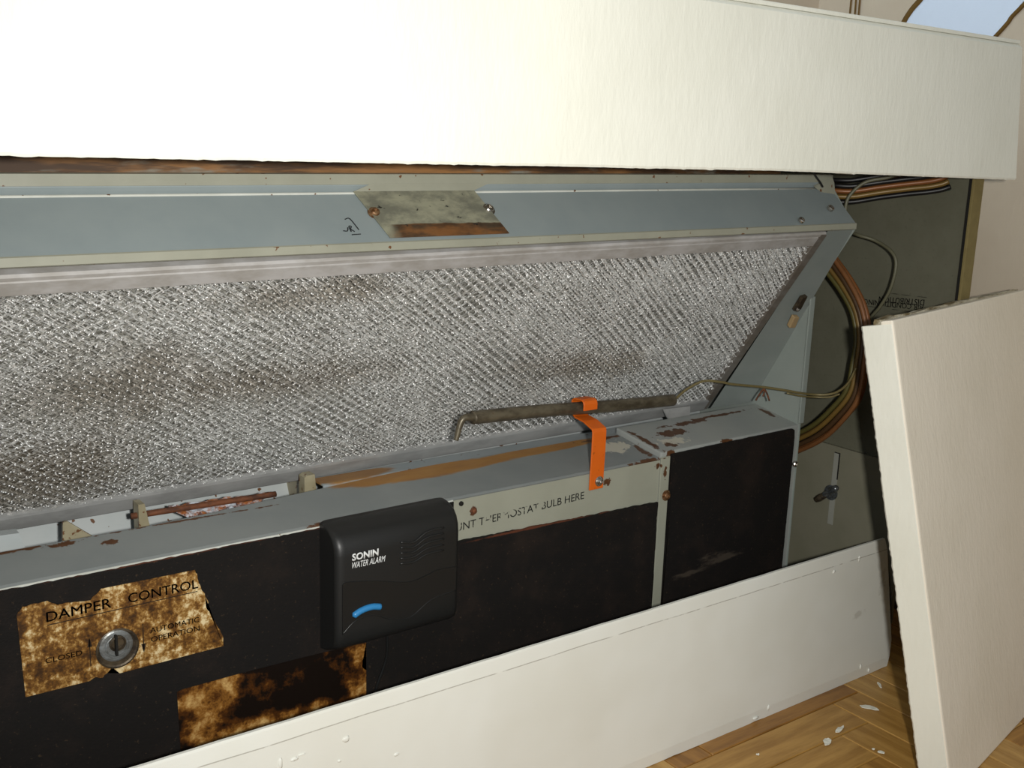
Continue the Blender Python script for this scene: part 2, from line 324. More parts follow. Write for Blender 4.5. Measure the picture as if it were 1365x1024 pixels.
def crom(pts, sub=8):
    P = [Vector(p) for p in pts]; P = [P[0] * 2 - P[1]] + P + [P[-1] * 2 - P[-2]]; out = []
    for i in range(1, len(P) - 2):
        for s in range(sub):
            t = s / sub; a, b, c, d = P[i - 1], P[i], P[i + 1], P[i + 2]
            out.append(0.5 * ((2 * b) + (c - a) * t + (2 * a - 5 * b + 4 * c - d) * t * t + (3 * b - a - 3 * c + d) * t ** 3))
    out.append(P[-2]); return out
def add_tube(bm, pts, r, seg=8, sub=8, radii=None):
    P = crom(pts, sub) if sub else [Vector(p) for p in pts]; k = len(P); rings = []
    t0 = (P[1] - P[0]).normalized(); u = t0.orthogonal().normalized()
    for i in range(k):
        t = (P[min(i + 1, k - 1)] - P[max(i - 1, 0)]).normalized(); u = (u - t * u.dot(t)).normalized(); v = t.cross(u)
        rr = r if radii is None else radii(i / (k - 1))
        rings.append([bm.verts.new(P[i] + (u * math.cos(2 * PI * q / seg) + v * math.sin(2 * PI * q / seg)) * rr) for q in range(seg)])
    for i in range(k - 1):
        for q in range(seg): bm.faces.new((rings[i][q], rings[i][(q + 1) % seg], rings[i + 1][(q + 1) % seg], rings[i + 1][q]))
    bm.faces.new(rings[0]); bm.faces.new(rings[-1][::-1])
def tube(name, pts, r, mat, parent=None, seg=8, sub=8, radii=None, origin=None):
    bm = bmesh.new(); add_tube(bm, pts, r, seg, sub, radii); return from_bm(name, bm, mat, parent, origin, True)
def lathe(bm, c, axis, prof, seg=16):
    # prof: [(radius, distance along axis)...]
    axis = Vector(axis).normalized(); u = axis.orthogonal().normalized(); v = axis.cross(u); c = Vector(c); rings = []
    for r, h in prof: rings.append([bm.verts.new(c + axis * h + (u * math.cos(2 * PI * q / seg) + v * math.sin(2 * PI * q / seg)) * max(r, 1e-5)) for q in range(seg)])
    for i in range(len(rings) - 1):
        for q in range(seg): bm.faces.new((rings[i][q], rings[i][(q + 1) % seg], rings[i + 1][(q + 1) % seg], rings[i + 1][q]))
    bm.faces.new(rings[0]); bm.faces.new(rings[-1][::-1])
def screw(c, axis, r, mat, parent, name='screw', washer=True, slot=True):
    bm = bmesh.new(); p = []
    if washer: p += [(r * 1.45, -0.0004), (r * 1.45, 0.0005), (r * 1.2, 0.0007)]
    else: p += [(r, -0.0004)]
    p += [(r, 0.0007), (r, 0.0007 + r * 0.35), (r * 0.8, 0.0007 + r * 0.62), (r * 0.4, 0.0007 + r * 0.78)]
    lathe(bm, c, axis, p + [(r * 0.39, 0.0007 + r * 0.45), (0.0, 0.0007 + r * 0.4)], 14)
    return from_bm(name, bm, mat, parent, None, False)
def text_mesh(name, s, p0, p1, h, mat, parent, yoff, bold=0.0, shear=0.0, updir=(0, 0, 1), outdir=(0, -1, 0), depth=0.00012):
    cu = bpy.data.curves.new('lettering', 'FONT'); cu.body = s; cu.shear = shear
    if bold < 0: cu.offset = -bold; bold = 0.0
    cu.resolution_u = 3
    to = bpy.data.objects.new('lettering', cu); COL.objects.link(to)
    dg = bpy.context.evaluated_depsgraph_get(); me = bpy.data.meshes.new_from_object(to.evaluated_get(dg))
    bpy.data.objects.remove(to); bpy.data.curves.remove(cu)
    xs = [v.co.x for v in me.vertices]; ys = [v.co.y for v in me.vertices]
    x0, x1, y0, y1 = min(xs), max(xs), min(ys), max(ys)
    p0, p1 = Vector(p0), Vector(p1); r = p1 - p0; up = Vector(updir); o = Vector(outdir)
    for v in me.vertices:
        v.co = p0 + r * ((v.co.x - x0) / (x1 - x0)) + up * (h * (v.co.y - y0) / (y1 - y0)) + o * yoff
    bm = bmesh.new(); bm.from_mesh(me); bpy.data.meshes.remove(me)
    if bold:
        base = list(bm.faces); e1 = r.normalized() * h * bold * 1.3
        for sh_ in (e1, -e1, up * h * bold * 0.8, up * h * bold * -0.8):
            dp = bmesh.ops.duplicate(bm, geom=base); bmesh.ops.translate(bm, vec=sh_ + o * 0.000004 * (1 if sh_ == e1 else 2), verts=[q for q in dp['geom'] if isinstance(q, bmesh.types.BMVert)])
    ext = bmesh.ops.extrude_face_region(bm, geom=bm.faces[:])
    bmesh.ops.translate(bm, vec=o * depth, verts=[q for q in ext['geom'] if isinstance(q, bmesh.types.BMVert)])
    return from_bm(name, bm, mat, parent)

# ------------------------------------------------------------------ the room
XW = 1.14
def struct(o, label=None):
    o['kind'] = 'structure'
    if label: o['label'] = label
    return o
floor = struct(box('floor', -1.2, XW + 0.1, -0.6, 1.02, -0.03, -0.0035, M['subfloor'], None, 0, origin=(0, 0.3, 0)))
wall_r = struct(box('wall_right', XW, XW + 0.1, -0.6, 1.02, -0.03, 2.3, M['beige_wall'], None, 0, origin=(XW, 0.3, 0)))
wall_b = struct(box('wall_back', -1.2, XW, 0.92, 1.02, -0.03, 2.3, M['beige_wall'], None, 0, origin=(0, 0.95, 0)))

# herringbone parquet: every strip an object, four shared meshes
PW, PL = 0.042, 0.21
def strip_mesh(k):
    bm = bmesh.new(); add_box(bm, 0.0005, PL - 0.0005, 0.0005, PW - 0.0005, -0.010, 0.0); bevel(bm, 0.0006, 1)
    bmesh.ops.translate(bm, vec=(-PL / 2, -PW / 2, 0), verts=bm.verts)
    bmesh.ops.recalc_face_normals(bm, faces=bm.faces)
    me = bpy.data.meshes.new('parquet_strip'); bm.to_mesh(me); bm.free(); me.materials.append(OAK[k]); return me
SM = [strip_mesh(k) for k in range(4)]
fl_loc = Vector(floor.location)
OX, OY = 0.838 - PL, 0.5835 - PW
r2 = random.Random(11)
for i in range(-45, 46):
    for j in range(-14, 15):
        bx, by = OX + i * PW + j * PL, OY + i * PW - j * PL
        for vert in (0, 1):
            cx, cy = (bx + PL / 2, by + PW / 2) if not vert else (bx + PW / 2, by + PW + PL / 2)
            if not (-0.30 < cx < XW + 0.02 and -0.05 < cy < 0.72): continue
            ex, ey = (PL / 2, PW / 2) if not vert else (PW / 2, PL / 2)
            xa, xb = cx - ex, min(cx + ex, XW - 0.002)
            if xb - xa < 0.006: continue
            cut = (xb - xa) / (2 * ex); cx = (xa + xb) / 2
            o = bpy.data.objects.new('parquet_strip', SM[r2.randrange(4)]); COL.objects.link(o); o.parent = floor
            o.location = Vector((cx, cy, r2.uniform(-0.0004, 0.0003))) - fl_loc
            o.rotation_euler = (0, 0, (PI / 2 if vert else 0) + (PI if r2.random() < 0.5 else 0))
            o.scale = (1, cut, 1) if vert else (cut, 1, 1)

# bluish white patch on the right wall with a brown rim
k = XW / 1.12
def onwall(y, z): return (XW, y * k, 0.52504 + (z - 0.52504) * k)
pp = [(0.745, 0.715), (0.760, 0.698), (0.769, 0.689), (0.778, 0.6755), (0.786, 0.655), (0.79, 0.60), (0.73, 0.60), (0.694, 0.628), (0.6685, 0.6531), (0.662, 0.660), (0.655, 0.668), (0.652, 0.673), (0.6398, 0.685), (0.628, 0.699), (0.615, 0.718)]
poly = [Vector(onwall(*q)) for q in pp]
prism('pale_patch', [q + Vector((0.002, 0, 0)) for q in poly], (-0.0035, 0, 0), M['bluish_white'], wall_r)
for a, b, wd in ((0, 5, 0.0035), (8, 14, 0.0022)):
    tube('patch_rim', [q + Vector((-0.001, wd * 0.6 if a == 0 else -wd * 0.6, 0)) for q in poly[a:b + 1]], wd, M['brown_edge'], wall_r, 6, 3)

# three thin cords hanging on the wall behind the enclosure
for i, (y, dy, lb) in enumerate(((0.8705, 0.0004, 'thin brown cord hanging on the beige wall, nearest the room corner'), (0.8625, -0.0022, 'thin slanted brown cord hanging between two straight cords'), (0.8575, -0.0006, 'thin brown cord hanging on the beige wall, nearest the bluish white patch'))):
    o = tube('cord', [(XW - 0.0022, y, 0.62), (XW - 0.0022, y - dy * 0.3, 0.70), (XW - 0.0022, y - dy * 2, 0.78)], 0.0011, M['brown_edge'], None, 6, 4, origin=(XW - 0.0022, y, 0.62))
    tag(o, lb, 'cord', 'cords on the wall')

# ------------------------------------------------------------------ enclosure: front cover, end panel, kick board, loose panel
def ragged_board(name, x0, x1b, x1t, y0, y1, z0, z1, mat, parent, amp=0.0009, nx=420, cut=None):
    bm = bmesh.new(); rings = []
    for i in range(nx + 1):
        t = i / nx; xb = x0 + (x1b - x0) * t; xt = x0 + (x1t - x0) * t
        j = amp * (noise.noise(Vector((xb * 25, 3.1, 0))) * 0.25 + 0.3 * noise.noise(Vector((xb * 380, 3.1, 0))) + max(0, noise.noise(Vector((xb * 150, 9.7, 0))) - 0.25) * 1.6)
        zb = z0 + (cut(t) if cut else 0) - j
        pf = [(xb, y0 + 0.0008, zb), (xb, y0, zb + 0.0016), (xt, y0, z1 - 0.003), (xt, y0 + 0.003, z1), (xt, y1, z1), (xb, y1, zb)]
        rings.append([bm.verts.new(q) for q in pf])
    for i in range(nx):
        for q in range(6): bm.faces.new((rings[i][q], rings[i][(q + 1) % 6], rings[i + 1][(q + 1) % 6], rings[i + 1][q]))
    bm.faces.new(rings[0]); bm.faces.new(rings[-1][::-1])
    return from_bm(name, bm, mat, parent)
cover = thing('enclosure_cover', 'cream painted top cover board across the heating unit, wide front face with chipped bottom edge', 'cover', (0.35, 0.70, 0.508))
ragged_board('front_board', -0.35, 0.970, 0.952, 0.540, 0.558, 0.5125, 0.6265, M['cream'], cover, cut=lambda t: -0.0042 * max(0, t - 0.75) / 0.25)
bm = bmesh.new(); add_box(bm, -0.35, 0.952, 0.542, 0.918, 0.6268, 0.6300); bevel(bm, 0.001); from_bm('top_board', bm, M['cream'], cover)
bm = bmesh.new(); add_box(bm, 0.940, 0.952, 0.5585, 0.918, 0.522, 0.6266); bevel(bm, 0.001); from_bm('side_board', bm, M['cream'], cover)

XE = 0.955
endp = thing('end_panel', 'grey-green metal end panel beside the cable loop, with stamped lettering and a wing nut', 'panel', (XE + 0.007, 0.74, 0.0))
bm = bmesh.new()
prism('upper_plate', [(XE + 0.005, 0.5745, 0.19), (XE + 0.005, 0.915, 0.19), (XE + 0.005, 0.915, 0.518), (XE + 0.005, 0.5745, 0.518)], (0.008, 0, 0), M['end_up'], endp)
bm.free()
prism('lower_plate', [(XE, 0.606, 0.045), (XE, 0.606, 0.2165), (XE + 0.0003, 0.6055, 0.2178), (XE + 0.0003, 0.915, 0.2178), (XE, 0.915, 0.2165), (XE, 0.915, 0.0), (XE, 0.66, 0.0), (XE, 0.66, 0.045)], (0.0049, 0, 0), M['end_low'], endp)
tr = box('edge_trim', XE + 0.0005, XE + 0.0165, 0.5715, 0.5765, 0.19, 0.516, M['khaki'], endp, 0.0008)
bm = bmesh.new(); add_box(bm, XE - 0.0003, XE + 0.0006, 0.5742, 0.5765, 0.19, 0.516); from_bm('shadow_gap_strip', bm, M['slot'], endp)
sl = box('adjusting_slot', XE - 0.0006, XE + 0.002, 0.6885, 0.6952, 0.130, 0.2112, M['pale_slot'], endp, 0)
box('slot_edge', XE - 0.0009, XE + 0.001, 0.6880, 0.6889, 0.182, 0.2115, M['slot'], sl, 0)
box('slot_edge', XE - 0.0009, XE + 0.001, 0.6886, 0.6948, 0.2108, 0.2116, M['slot'], sl, 0)
wn = bmesh.new(); lathe(wn, (XE, 0.6945, 0.1655), (-1, 0, 0), [(0.0085, 0.0), (0.0085, 0.0012), (0.005, 0.0016), (0.0046, 0.007), (0.003, 0.0075), (0.0026, 0.012), (0, 0.0125)], 18)
wnut = from_bm('wing_nut', wn, M['zinc'], endp, None, False)
for sg in (1, -1):
    b_ = bmesh.new(); v0 = Vector((XE - 0.0045, 0.6945, 0.1655)); tip = v0 + Vector((-0.0045, 0.0125 * sg, -0.0105 * sg))
    add_tube(b_, [v0, v0.lerp(tip, 0.45), v0.lerp(tip, 0.8), tip], 0.003, 10, 4, radii=lambda t: 0.0024 + 0.0016 * math.sin(min(1, t * 1.1) * PI * 0.85))
    from_bm('wing', b_, M['dark_metal'] if sg > 0 else M['zinc'], wnut, None, True)
text_mesh('stamped_lettering', 'DISTRIBUTION', (XE + 0.005, 0.612, 0.3885), (XE + 0.005, 0.664, 0.3850), 0.0060, M['faded_black'], endp, 0.0002, 0.01, 0, (0, 0, -1), (-1, 0, 0))
text_mesh('stamped_lettering', 'AIR CONDITIONING', (XE + 0.005, 0.612, 0.3830), (XE + 0.005, 0.6815, 0.3800), 0.0055, M['faded_black'], endp, 0.0002, 0.01, 0, (0, 0, -1), (-1, 0, 0))
for (ya, za, yb, zb) in ((0.606, 0.3912, 0.652, 0.3901), (0.612, 0.3752, 0.6815, 0.3732)):
    prism('stamped_rule', [(XE + 0.0047, ya, za), (XE + 0.0047, yb, zb), (XE + 0.0047, yb, zb - 0.0006), (XE + 0.0047, ya, za - 0.0006)], (0.0006, 0, 0), M['faded_black'], endp)

# kick board standing on the floor
kb = thing('kick_board', 'cream painted kick board standing on the parquet below the black insulation', 'board', (0.35, 0.608, 0.0))
bm = bmesh.new(); nx = 200; rings = []
for i in range(nx + 1):
    t = i / nx; zt = 0.1492 + 0.0003 * noise.noise(Vector((t * 50, 0, 0))); zb = 0.0004 + 0.0010 * max(0, noise.noise(Vector((t * 70, 5, 0))))
    X = lambda xa, xb: -0.30 + (xa + (xb - xa) + 0.30) * t
    row = []
    for (z, f) in ((zb, 0.9520), (0.012, 0.9525), (0.030, 0.9530), (0.075, 0.9440), (zt - 0.0018, 0.9225), (zt, 0.9215)): row.append((-0.30 + (f + 0.30) * t, z))
    row.insert(4, ((row[4][0] * 0.8 + row[3][0] * 0.2), 0.1366))
    fr = [bm.verts.new((x, 0.600 + (0.0012 if q == 0 else 0.0008 if q == 5 else 0.0012 if q == 6 else 0), z)) for q, (x, z) in enumerate(row)]
    bk = [bm.verts.new((x, 0.6035, z)) for x, z in row]
    rings.append(fr + bk[::-1])
for i in range(nx):
    for q in range(14): bm.faces.new((rings[i][q], rings[i][(q + 1) % 14], rings[i + 1][(q + 1) % 14], rings[i + 1][q]))
bm.faces.new(rings[0]); bm.faces.new(rings[-1][::-1])
from_bm('board', bm, M['kick'], kb)
def blob(name, c, s, mat, parent, flat=0.35, seed=0, ny=-1):
    bm = bmesh.new(); bmesh.ops.create_icosphere(bm, subdivisions=2, radius=1.0)
    for v in bm.verts:
        d = 1 + 0.45 * noise.noise(v.co * 1.7 + Vector((seed * 3.3, 0, 0))); v.co = Vector((v.co.x * s[0] * d, v.co.y * s[1] * d, v.co.z * s[2] * d)) + Vector(c)
    return from_bm(name, bm, mat, parent, None, True)
for i, (x, z, sx, sz) in enumerate(((0.3142, 0.1231, 0.0028, 0.0022), (0.2656, 0.1209, 0.0016, 0.0042), (0.2756, 0.1208, 0.003, 0.0014), (0.281, 0.1225, 0.0028, 0.0006), (0.354, 0.098, 0.0022, 0.0012), (0.3088, 0.1082, 0.0012, 0.0012), (0.8805, 0.1364, 0.0013, 0.0032), (0.8421, 0.1309, 0.0022, 0.0018), (0.903, 0.0138, 0.0012, 0.0032), (0.9182, 0.0055, 0.0013, 0.0022), (0.762, 0.0105, 0.0012, 0.003), (0.7444, 0.005, 0.004, 0.0014))):
    blob('paint_blister', (x, 0.600, z), (sx, 0.0009, sz), M['kick'], kb, seed=i)

# loose front panel leaning on the end panel
A0 = Vector((0.7938, 0.4261, 0.0)); DIR = Vector((0.9804, 0.1967, 0)).normalized(); A1 = Vector((0.7585, 0.510, 0.3981))
hv = A1 - A0; WID = 0.332
NRM = DIR.cross(hv).normalized()
BK = -NRM
if BK.y < 0: BK = -BK
TH = 0.0275
lp = thing('loose_front_panel', 'large loose cream front panel with a pale side edge, leaning against the end panel', 'panel', A0 + DIR * WID * 0.5)
def slab(name, s0, s1, t0, t1, d0, d1, mat, bev=0.0012, rough_edge=0.0, zcut=True):
    # s along the width, t along the height (0..1), d depth behind the face
    bm = bmesh.new(); pts = []
    for t in (t0, t1):
        for (s, d) in ((s0, d0), (s1, d0), (s1, d1), (s0, d1)):
            pts.append(A0 + DIR * s + hv * t + BK * d)
    hexa(bm, pts)
    if rough_edge:
        bmesh.ops.subdivide_edges(bm, edges=bm.edges[:], cuts=24, use_grid_fill=True)
        for v in bm.verts: v.co += Vector((noise.noise(v.co * 160), noise.noise(v.co * 160 + Vector((9, 0, 0))), noise.noise(v.co * 160 + Vector((0, 7, 0))))) * rough_edge
    elif bev: bevel(bm, bev)
    for v in bm.verts:
        if v.co.z < 0.0006: v.co.z = 0.0006
    return from_bm(name, bm, mat, lp)
slab('face_board', 0.0, WID, 0.0, 0.9975, 0.0, 0.011, M['beige_face'], 0.0018)
# side return, rows with a ragged back edge
bm = bmesh.new(); rings = []
for i in range(161):
    t = i / 160 * 0.990; e_ = 0.0011 * abs(noise.noise(Vector((t * 70, 1.3, 0)))) + 0.0006 * noise.noise(Vector((t * 190, 2.3, 0)))
    c0 = A0 + hv * t
    q = [c0 + DIR * 0.0016 + BK * 0.0004, c0 - DIR * 0.0004 + BK * 0.002, c0 - DIR * 0.0006 + BK * (TH - 0.0015 + e_ * 0.5), c0 + DIR * 0.001 + BK * (TH + e_), c0 + DIR * 0.011 + BK * (TH + e_), c0 + DIR * 0.011 + BK * 0.0004]
    for p_ in q: p_.z = max(p_.z, 0.0006)
    rings.append([bm.verts.new(p_) for p_ in q])
for i in range(160):
    for q in range(6): bm.faces.new((rings[i][q], rings[i][(q + 1) % 6], rings[i + 1][(q + 1) % 6], rings[i + 1][q]))
bm.faces.new(rings[0]); bm.faces.new(rings[-1][::-1])
sr = from_bm('side_return', bm, M['cream'], lp); sr['label'] = 'paler side edge of the loose panel'
slab('raw_top_edge', 0.004, WID, 0.975, 1.0015, 0.0105, 0.0185, M['board_edge'], 0, 0.0022)
slab('backing_frame', 0.0115, WID, 0.0, 0.960, 0.0112, 0.019, M['khaki'], 0)

# ------------------------------------------------------------------ the heating and cooling unit
UX0, UX1 = -0.16, 0.868
unit = thing('fan_coil_unit', 'old grey metal fan coil unit with black insulated front, seen inside the opened enclosure', 'heater', (0.36, 0.76, 0.0))
tilt = lambda x: -0.0072 * (0.864 - x) / 0.74
sheet('hood_sheet', [(0.6670, 0.5010), (0.6670, 0.4990), (0.6690, 0.4946), (0.6665, 0.4934), (0.6345, 0.4634)], UX0, UX1, M['slope'], unit, tilt, 0.0014)
sheet('ridge_flange', [(0.6345, 0.4637), (0.6336, 0.4630), (0.6336, 0.4580), (0.6350, 0.4572)], UX0, UX1 + 0.0005, M['cream_lip'], unit, tilt, 0.0012)
sheet('top_lip', [(0.6700, 0.5075), (0.6655, 0.5068), (0.6655, 0.4998), (0.6685, 0.4994)], UX0, UX1, M['cream_lip'], unit, tilt, 0.0012)
tube('bend_highlight', [(UX0, 0.6672, 0.4938 + tilt(UX0)), (0.35, 0.6672, 0.4938 + tilt(0.35)), (UX1, 0.6672, 0.4938 + tilt(UX1))], 0.0011, M['rim'], unit, 6, 4)  # highlight along the hood bend, put in as a pale tube
wst = box('top_timber', UX0, 0.80, 0.672, 0.690, 0.496, 0.5112, M['wood_strip'], unit, 0.0008)
# end corner of the hood
prism('corner_tab', [(0.842, 0.6655, 0.4952), (0.8675, 0.6665, 0.5065), (0.8690, 0.6640, 0.4995), (0.8690, 0.6595, 0.4800)], (0.0008, 0.0018, 0.001), M['cream_lip'], unit)
# weathered plate on the slope with two screws
tp = lambda x, z: Vector((x, 0.6345 + (z - 0.4634) * 1.05 - 0.0012, z + tilt(x) + 0.0011))
pl_ = prism('name_plate', [tp(0.3540, 0.4938), tp(0.4530, 0.4938), tp(0.4640, 0.4648), tp(0.3655, 0.4648)], (0, -0.0006, 0.0005), M['plate'], unit)
prism('plate_lip', [tp(0.3540, 0.4939), tp(0.4530, 0.4939), tp(0.468, 0.4939) + Vector((0, 0.001, 0.0055)), tp(0.369, 0.4939) + Vector((0, 0.001, 0.0055))], (0, -0.0008, 0.0003), M['cream_lip'], pl_)
sn = Vector((0, -0.72, 0.69))
screw(tp(0.3626, 0.4805), sn, 0.0034, M['screw_rust'], pl_)
screw(tp(0.4574, 0.4810), sn, 0.0036, M['screw'], pl_)
screw(tp(0.7905, 0.4662), sn, 0.0030, M['screw'], unit, washer=False)
screw(tp(0.8425, 0.4752), sn, 0.0034, M['screw'], unit, washer=False)
# black marker scrawl left of the plate
mk = bmesh.new()
for seg in ([(0.3345, 0.4697), (0.3375, 0.4695), (0.3388, 0.4715)], [(0.3400, 0.4690), (0.3400, 0.4722), (0.3418, 0.4720), (0.3405, 0.4706), (0.3425, 0.4690)], [(0.3395, 0.4765), (0.3432, 0.4768), (0.3462, 0.4700)], [(0.3395, 0.4672), (0.3460, 0.4674)]):
    add_tube(mk, [tp(x - 0.001, z + 0.0005) for x, z in seg], 0.00035, 5, 3)
from_bm('marker_scrawl', mk, M['pen'], unit)

# filter channel (right), cheek plate and lower boxes
fy = lambda z: 0.634 + (0.460 - z) * 0.6823
bm = bmesh.new(); ca, cb_, cc, cd_ = Vector((0.8298, fy(0.4570), 0.4570)), Vector((0.8688, 0.6345, 0.4618)), Vector((0.8688, 0.7430, 0.2665)), Vector((0.8298, fy(0.2600) - 0.006, 0.2600)); gr = []
for i in range(21):
    a_, b_ = ca.lerp(cd_, i / 20), cb_.lerp(cc, i / 20); gr.append([bm.verts.new(a_.lerp(b_, q / 6)) for q in range(7)])
for i in range(20):
    for q in range(6): bm.faces.new((gr[i][q], gr[i + 1][q], gr[i + 1][q + 1], gr[i][q + 1]))
from_bm('side_channel', bm, M['channel'], unit, None, True)
bm = bmesh.new()
for quad in (((0.6355, 0.4580), (0.6700, 0.5000), (0.9000, 0.5000), (0.9000, 0.3900), (0.6780, 0.3900)), ((0.6780, 0.0300), (0.6780, 0.3900), (0.9000, 0.3900), (0.9000, 0.0300))):
    for xx in (0.8690, 0.8706):
        bm.faces.new([bm.verts.new((xx, y, z)) for y, z in quad])
ck = bpy.data.meshes.new('cheek_plate'); bm.to_mesh(ck); bm.free(); ck = link('cheek_plate', ck, M['cheek'], unit)
box('cheek_flange', 0.8665, 0.8735, 0.6765, 0.6785, 0.2585, 0.388, M['cheek'], unit, 0.0006)
sheet('channel_ledge', [(0.7425, 0.2520), (0.7430, 0.2560), (0.7450, 0.2566), (0.7640, 0.2560), (0.7800, 0.2480)], 0.369, 0.8685, M['ledge'], unit, None, 0.0014)
# left access box: top sheet, face sheet
ybk = lambda x: 0.7190 + 0.0210 * min(1, max(0, (x - 0.23) / 0.22))
bl = sheet('access_box_top', lambda x: [(ybk(x) + 0.0005, 0.2495), (ybk(x), 0.2560 + (ybk(x) - 0.719) * 0.06), (0.6815, 0.2486), (0.6798, 0.2476)], UX0, 0.6758, M['boxtop_left'], unit, None, 0.0014)
sheet('access_box_face', [(0.6796, 0.2478), (0.6796, 0.03)], UX0, 0.6764, M['boxface'], unit, None, 0.0014)
sheet('highlight_rim', [(0.6800, 0.2492), (0.6785, 0.2484), (0.6785, 0.2470)], UX0, 0.4500, M['rim'], unit, None, 0.0008)  # highlight on the box's front edge, painted as a pale strip
# right control box, slightly taller
bm = bmesh.new()
hexa(bm, [(0.6768, 0.6792, 0.03), (0.8705, 0.6792, 0.03), (0.8705, 0.742, 0.03), (0.6768, 0.742, 0.03), (0.6768, 0.6792, 0.2548), (0.8705, 0.6792, 0.2565), (0.8705, 0.738, 0.2662), (0.6768, 0.742, 0.2640)]); bevel(bm, 0.0014)
cb = from_bm('control_box', bm, [M['boxtop_right']], unit)
box('mullion', 0.6764, 0.6875, 0.6776, 0.6795, 0.03, 0.2505, M['boxface'], unit, 0.0006)
screw((0.6850, 0.6776, 0.2131), (0, -1, 0), 0.0036, M['screw_rust'], unit)
screw((0.8672, 0.6785, 0.2156), (0, -1, 0), 0.0032, M['screw'], unit, washer=False)
screw((0.4581, 0.6792, 0.2443), (0, -1, 0), 0.0014, M['slot'], unit, 'rust_hole', slot=False)
screw((0.4702, 0.6792, 0.2362), (0, -1, 0), 0.0021, M['rust'], unit, 'rust_hole', slot=False)

# insulation pads with fibrous ragged edges
def pad(name, pts, parent, th=0.0035, step=0.003, amp=0.0007, y=0.6790):
    out = []; k = len(pts)
    for i in range(k):
        a = Vector(pts[i]); b = Vector(pts[(i + 1) % k]); m_ = max(1, int((b - a).length / step)); nn = Vector((b - a).normalized()); nn = Vector((nn.y, -nn.x))
        for s in range(m_):
            q = a.lerp(b, s / m_); j = amp * (noise.noise(Vector((q.x * 230, q.y * 230, 1.7))) + 0.6 * noise.noise(Vector((q.x * 700, q.y * 700, 4.7)))); q = q + nn * j; out.append((q.x, y, q.y))
    return prism(name, out, (0, -th, 0), M['felt'], parent)
pad('insulation_pad', [(UX0, 0.03), (0.6752, 0.03), (0.6752, 0.2082), (0.4497, 0.2135), (0.4497, 0.2478), (UX0, 0.2478)], unit, 0.0022, y=0.6795)
pad('insulation_pad', [(0.6880, 0.03), (0.8600, 0.03), (0.8618, 0.245), (0.8610, 0.2525), (0.8580, 0.2545), (0.6885, 0.2522)], unit, 0.0020, y=0.6790, amp=0.0004)
text_mesh('stencil_lettering', 'MOUNT THERMOSTAT BULB HERE', (0.4385, 0.6796, 0.2207), (0.5868, 0.6796, 0.2262), 0.0066, M['worn_black'], unit, 0.0001, 0.0)

# inside, seen through the gap under the filter: pan, fins, rod, rust
pan = sheet('drain_pan', [(0.815, 0.262), (0.812, 0.24), (0.80, 0.215), (0.745, 0.19)], UX0, 0.369, M['pan'], unit, None, 0.0015)
prism('closing_plate', [(0.3690, 0.7430, 0.2470), (0.3690, 0.814, 0.2470), (0.3690, 0.814, 0.19), (0.3690, 0.7430, 0.19)], (0.002, 0, 0), M['fin_cream'], unit)
prism('rear_plate', [(UX0, 0.815, 0.05), (UX1, 0.815, 0.05), (UX1, 0.815, 0.50), (UX0, 0.815, 0.50)], (0, 0.0015, 0), M['pan'], unit)
def fin(x0, x1, y0, y1, z0, z1, x2):
    prism('pan_fin', [(x0, y0, z0), (x0 + 0.001, y0, z1), (x0 + 0.004, y0, z1 + 0.0005), (x1, y0, z0)], (0, y1 - y0, 0), M['fin_cream'], unit)
fin(0.1735, 0.196, 0.752, 0.7545, 0.243, 0.2585, 0)
prism('pan_bracket', [(0.2265, 0.752, 0.235), (0.2265, 0.752, 0.2625), (0.2310, 0.752, 0.2625), (0.2360, 0.752, 0.235)], (0.0, 0.012, 0), M['fin_cream'], unit)
prism('pan_bracket', [(0.3570, 0.752, 0.235), (0.3570, 0.752, 0.262), (0.3600, 0.752, 0.2635), (0.3660, 0.752, 0.2635), (0.3685, 0.752, 0.235)], (0.0, 0.010, 0), M['fin_cream'], unit)
prism('pan_bracket', [(0.10, 0.752, 0.235), (0.10, 0.752, 0.2585), (0.146, 0.752, 0.2565), (0.152, 0.752, 0.235)], (0.0, 0.010, 0), M['pan'], unit)
tube('damper_rod', [(0.2225, 0.757, 0.2530), (0.28, 0.757, 0.2520), (0.33, 0.757, 0.2510), (0.3335, 0.757, 0.2510)], 0.0024, M['rust'], unit, 8, 2)
bm = bmesh.new(); vs = []
for i in range(26):
    row = []
    for j in range(8):
        u = i / 25; v = j / 7; x = 0.252 + 0.080 * u; ww = math.sin(PI * min(1, u * 1.05)) ** 0.6
        p_ = Vector((x, 0.764 - 0.020 * v * ww, 0.2535 - 0.010 * v * ww - 0.002 * u)); p_ += Vector((0, 0, 1)) * 0.0035 * noise.noise(p_ * 170); row.append(bm.verts.new(p_))
    vs.append(row)
for i in range(25):
    for j in range(7): bm.faces.new((vs[i][j], vs[i + 1][j], vs[i + 1][j + 1], vs[i][j + 1]))
ext = bmesh.ops.extrude_face_region(bm, geom=bm.faces[:]); bmesh.ops.translate(bm, vec=(0, 0, -0.0015), verts=[q for q in ext['geom'] if isinstance(q, bmesh.types.BMVert)])
from_bm('rust_scale', bm, M['flakes'], unit)

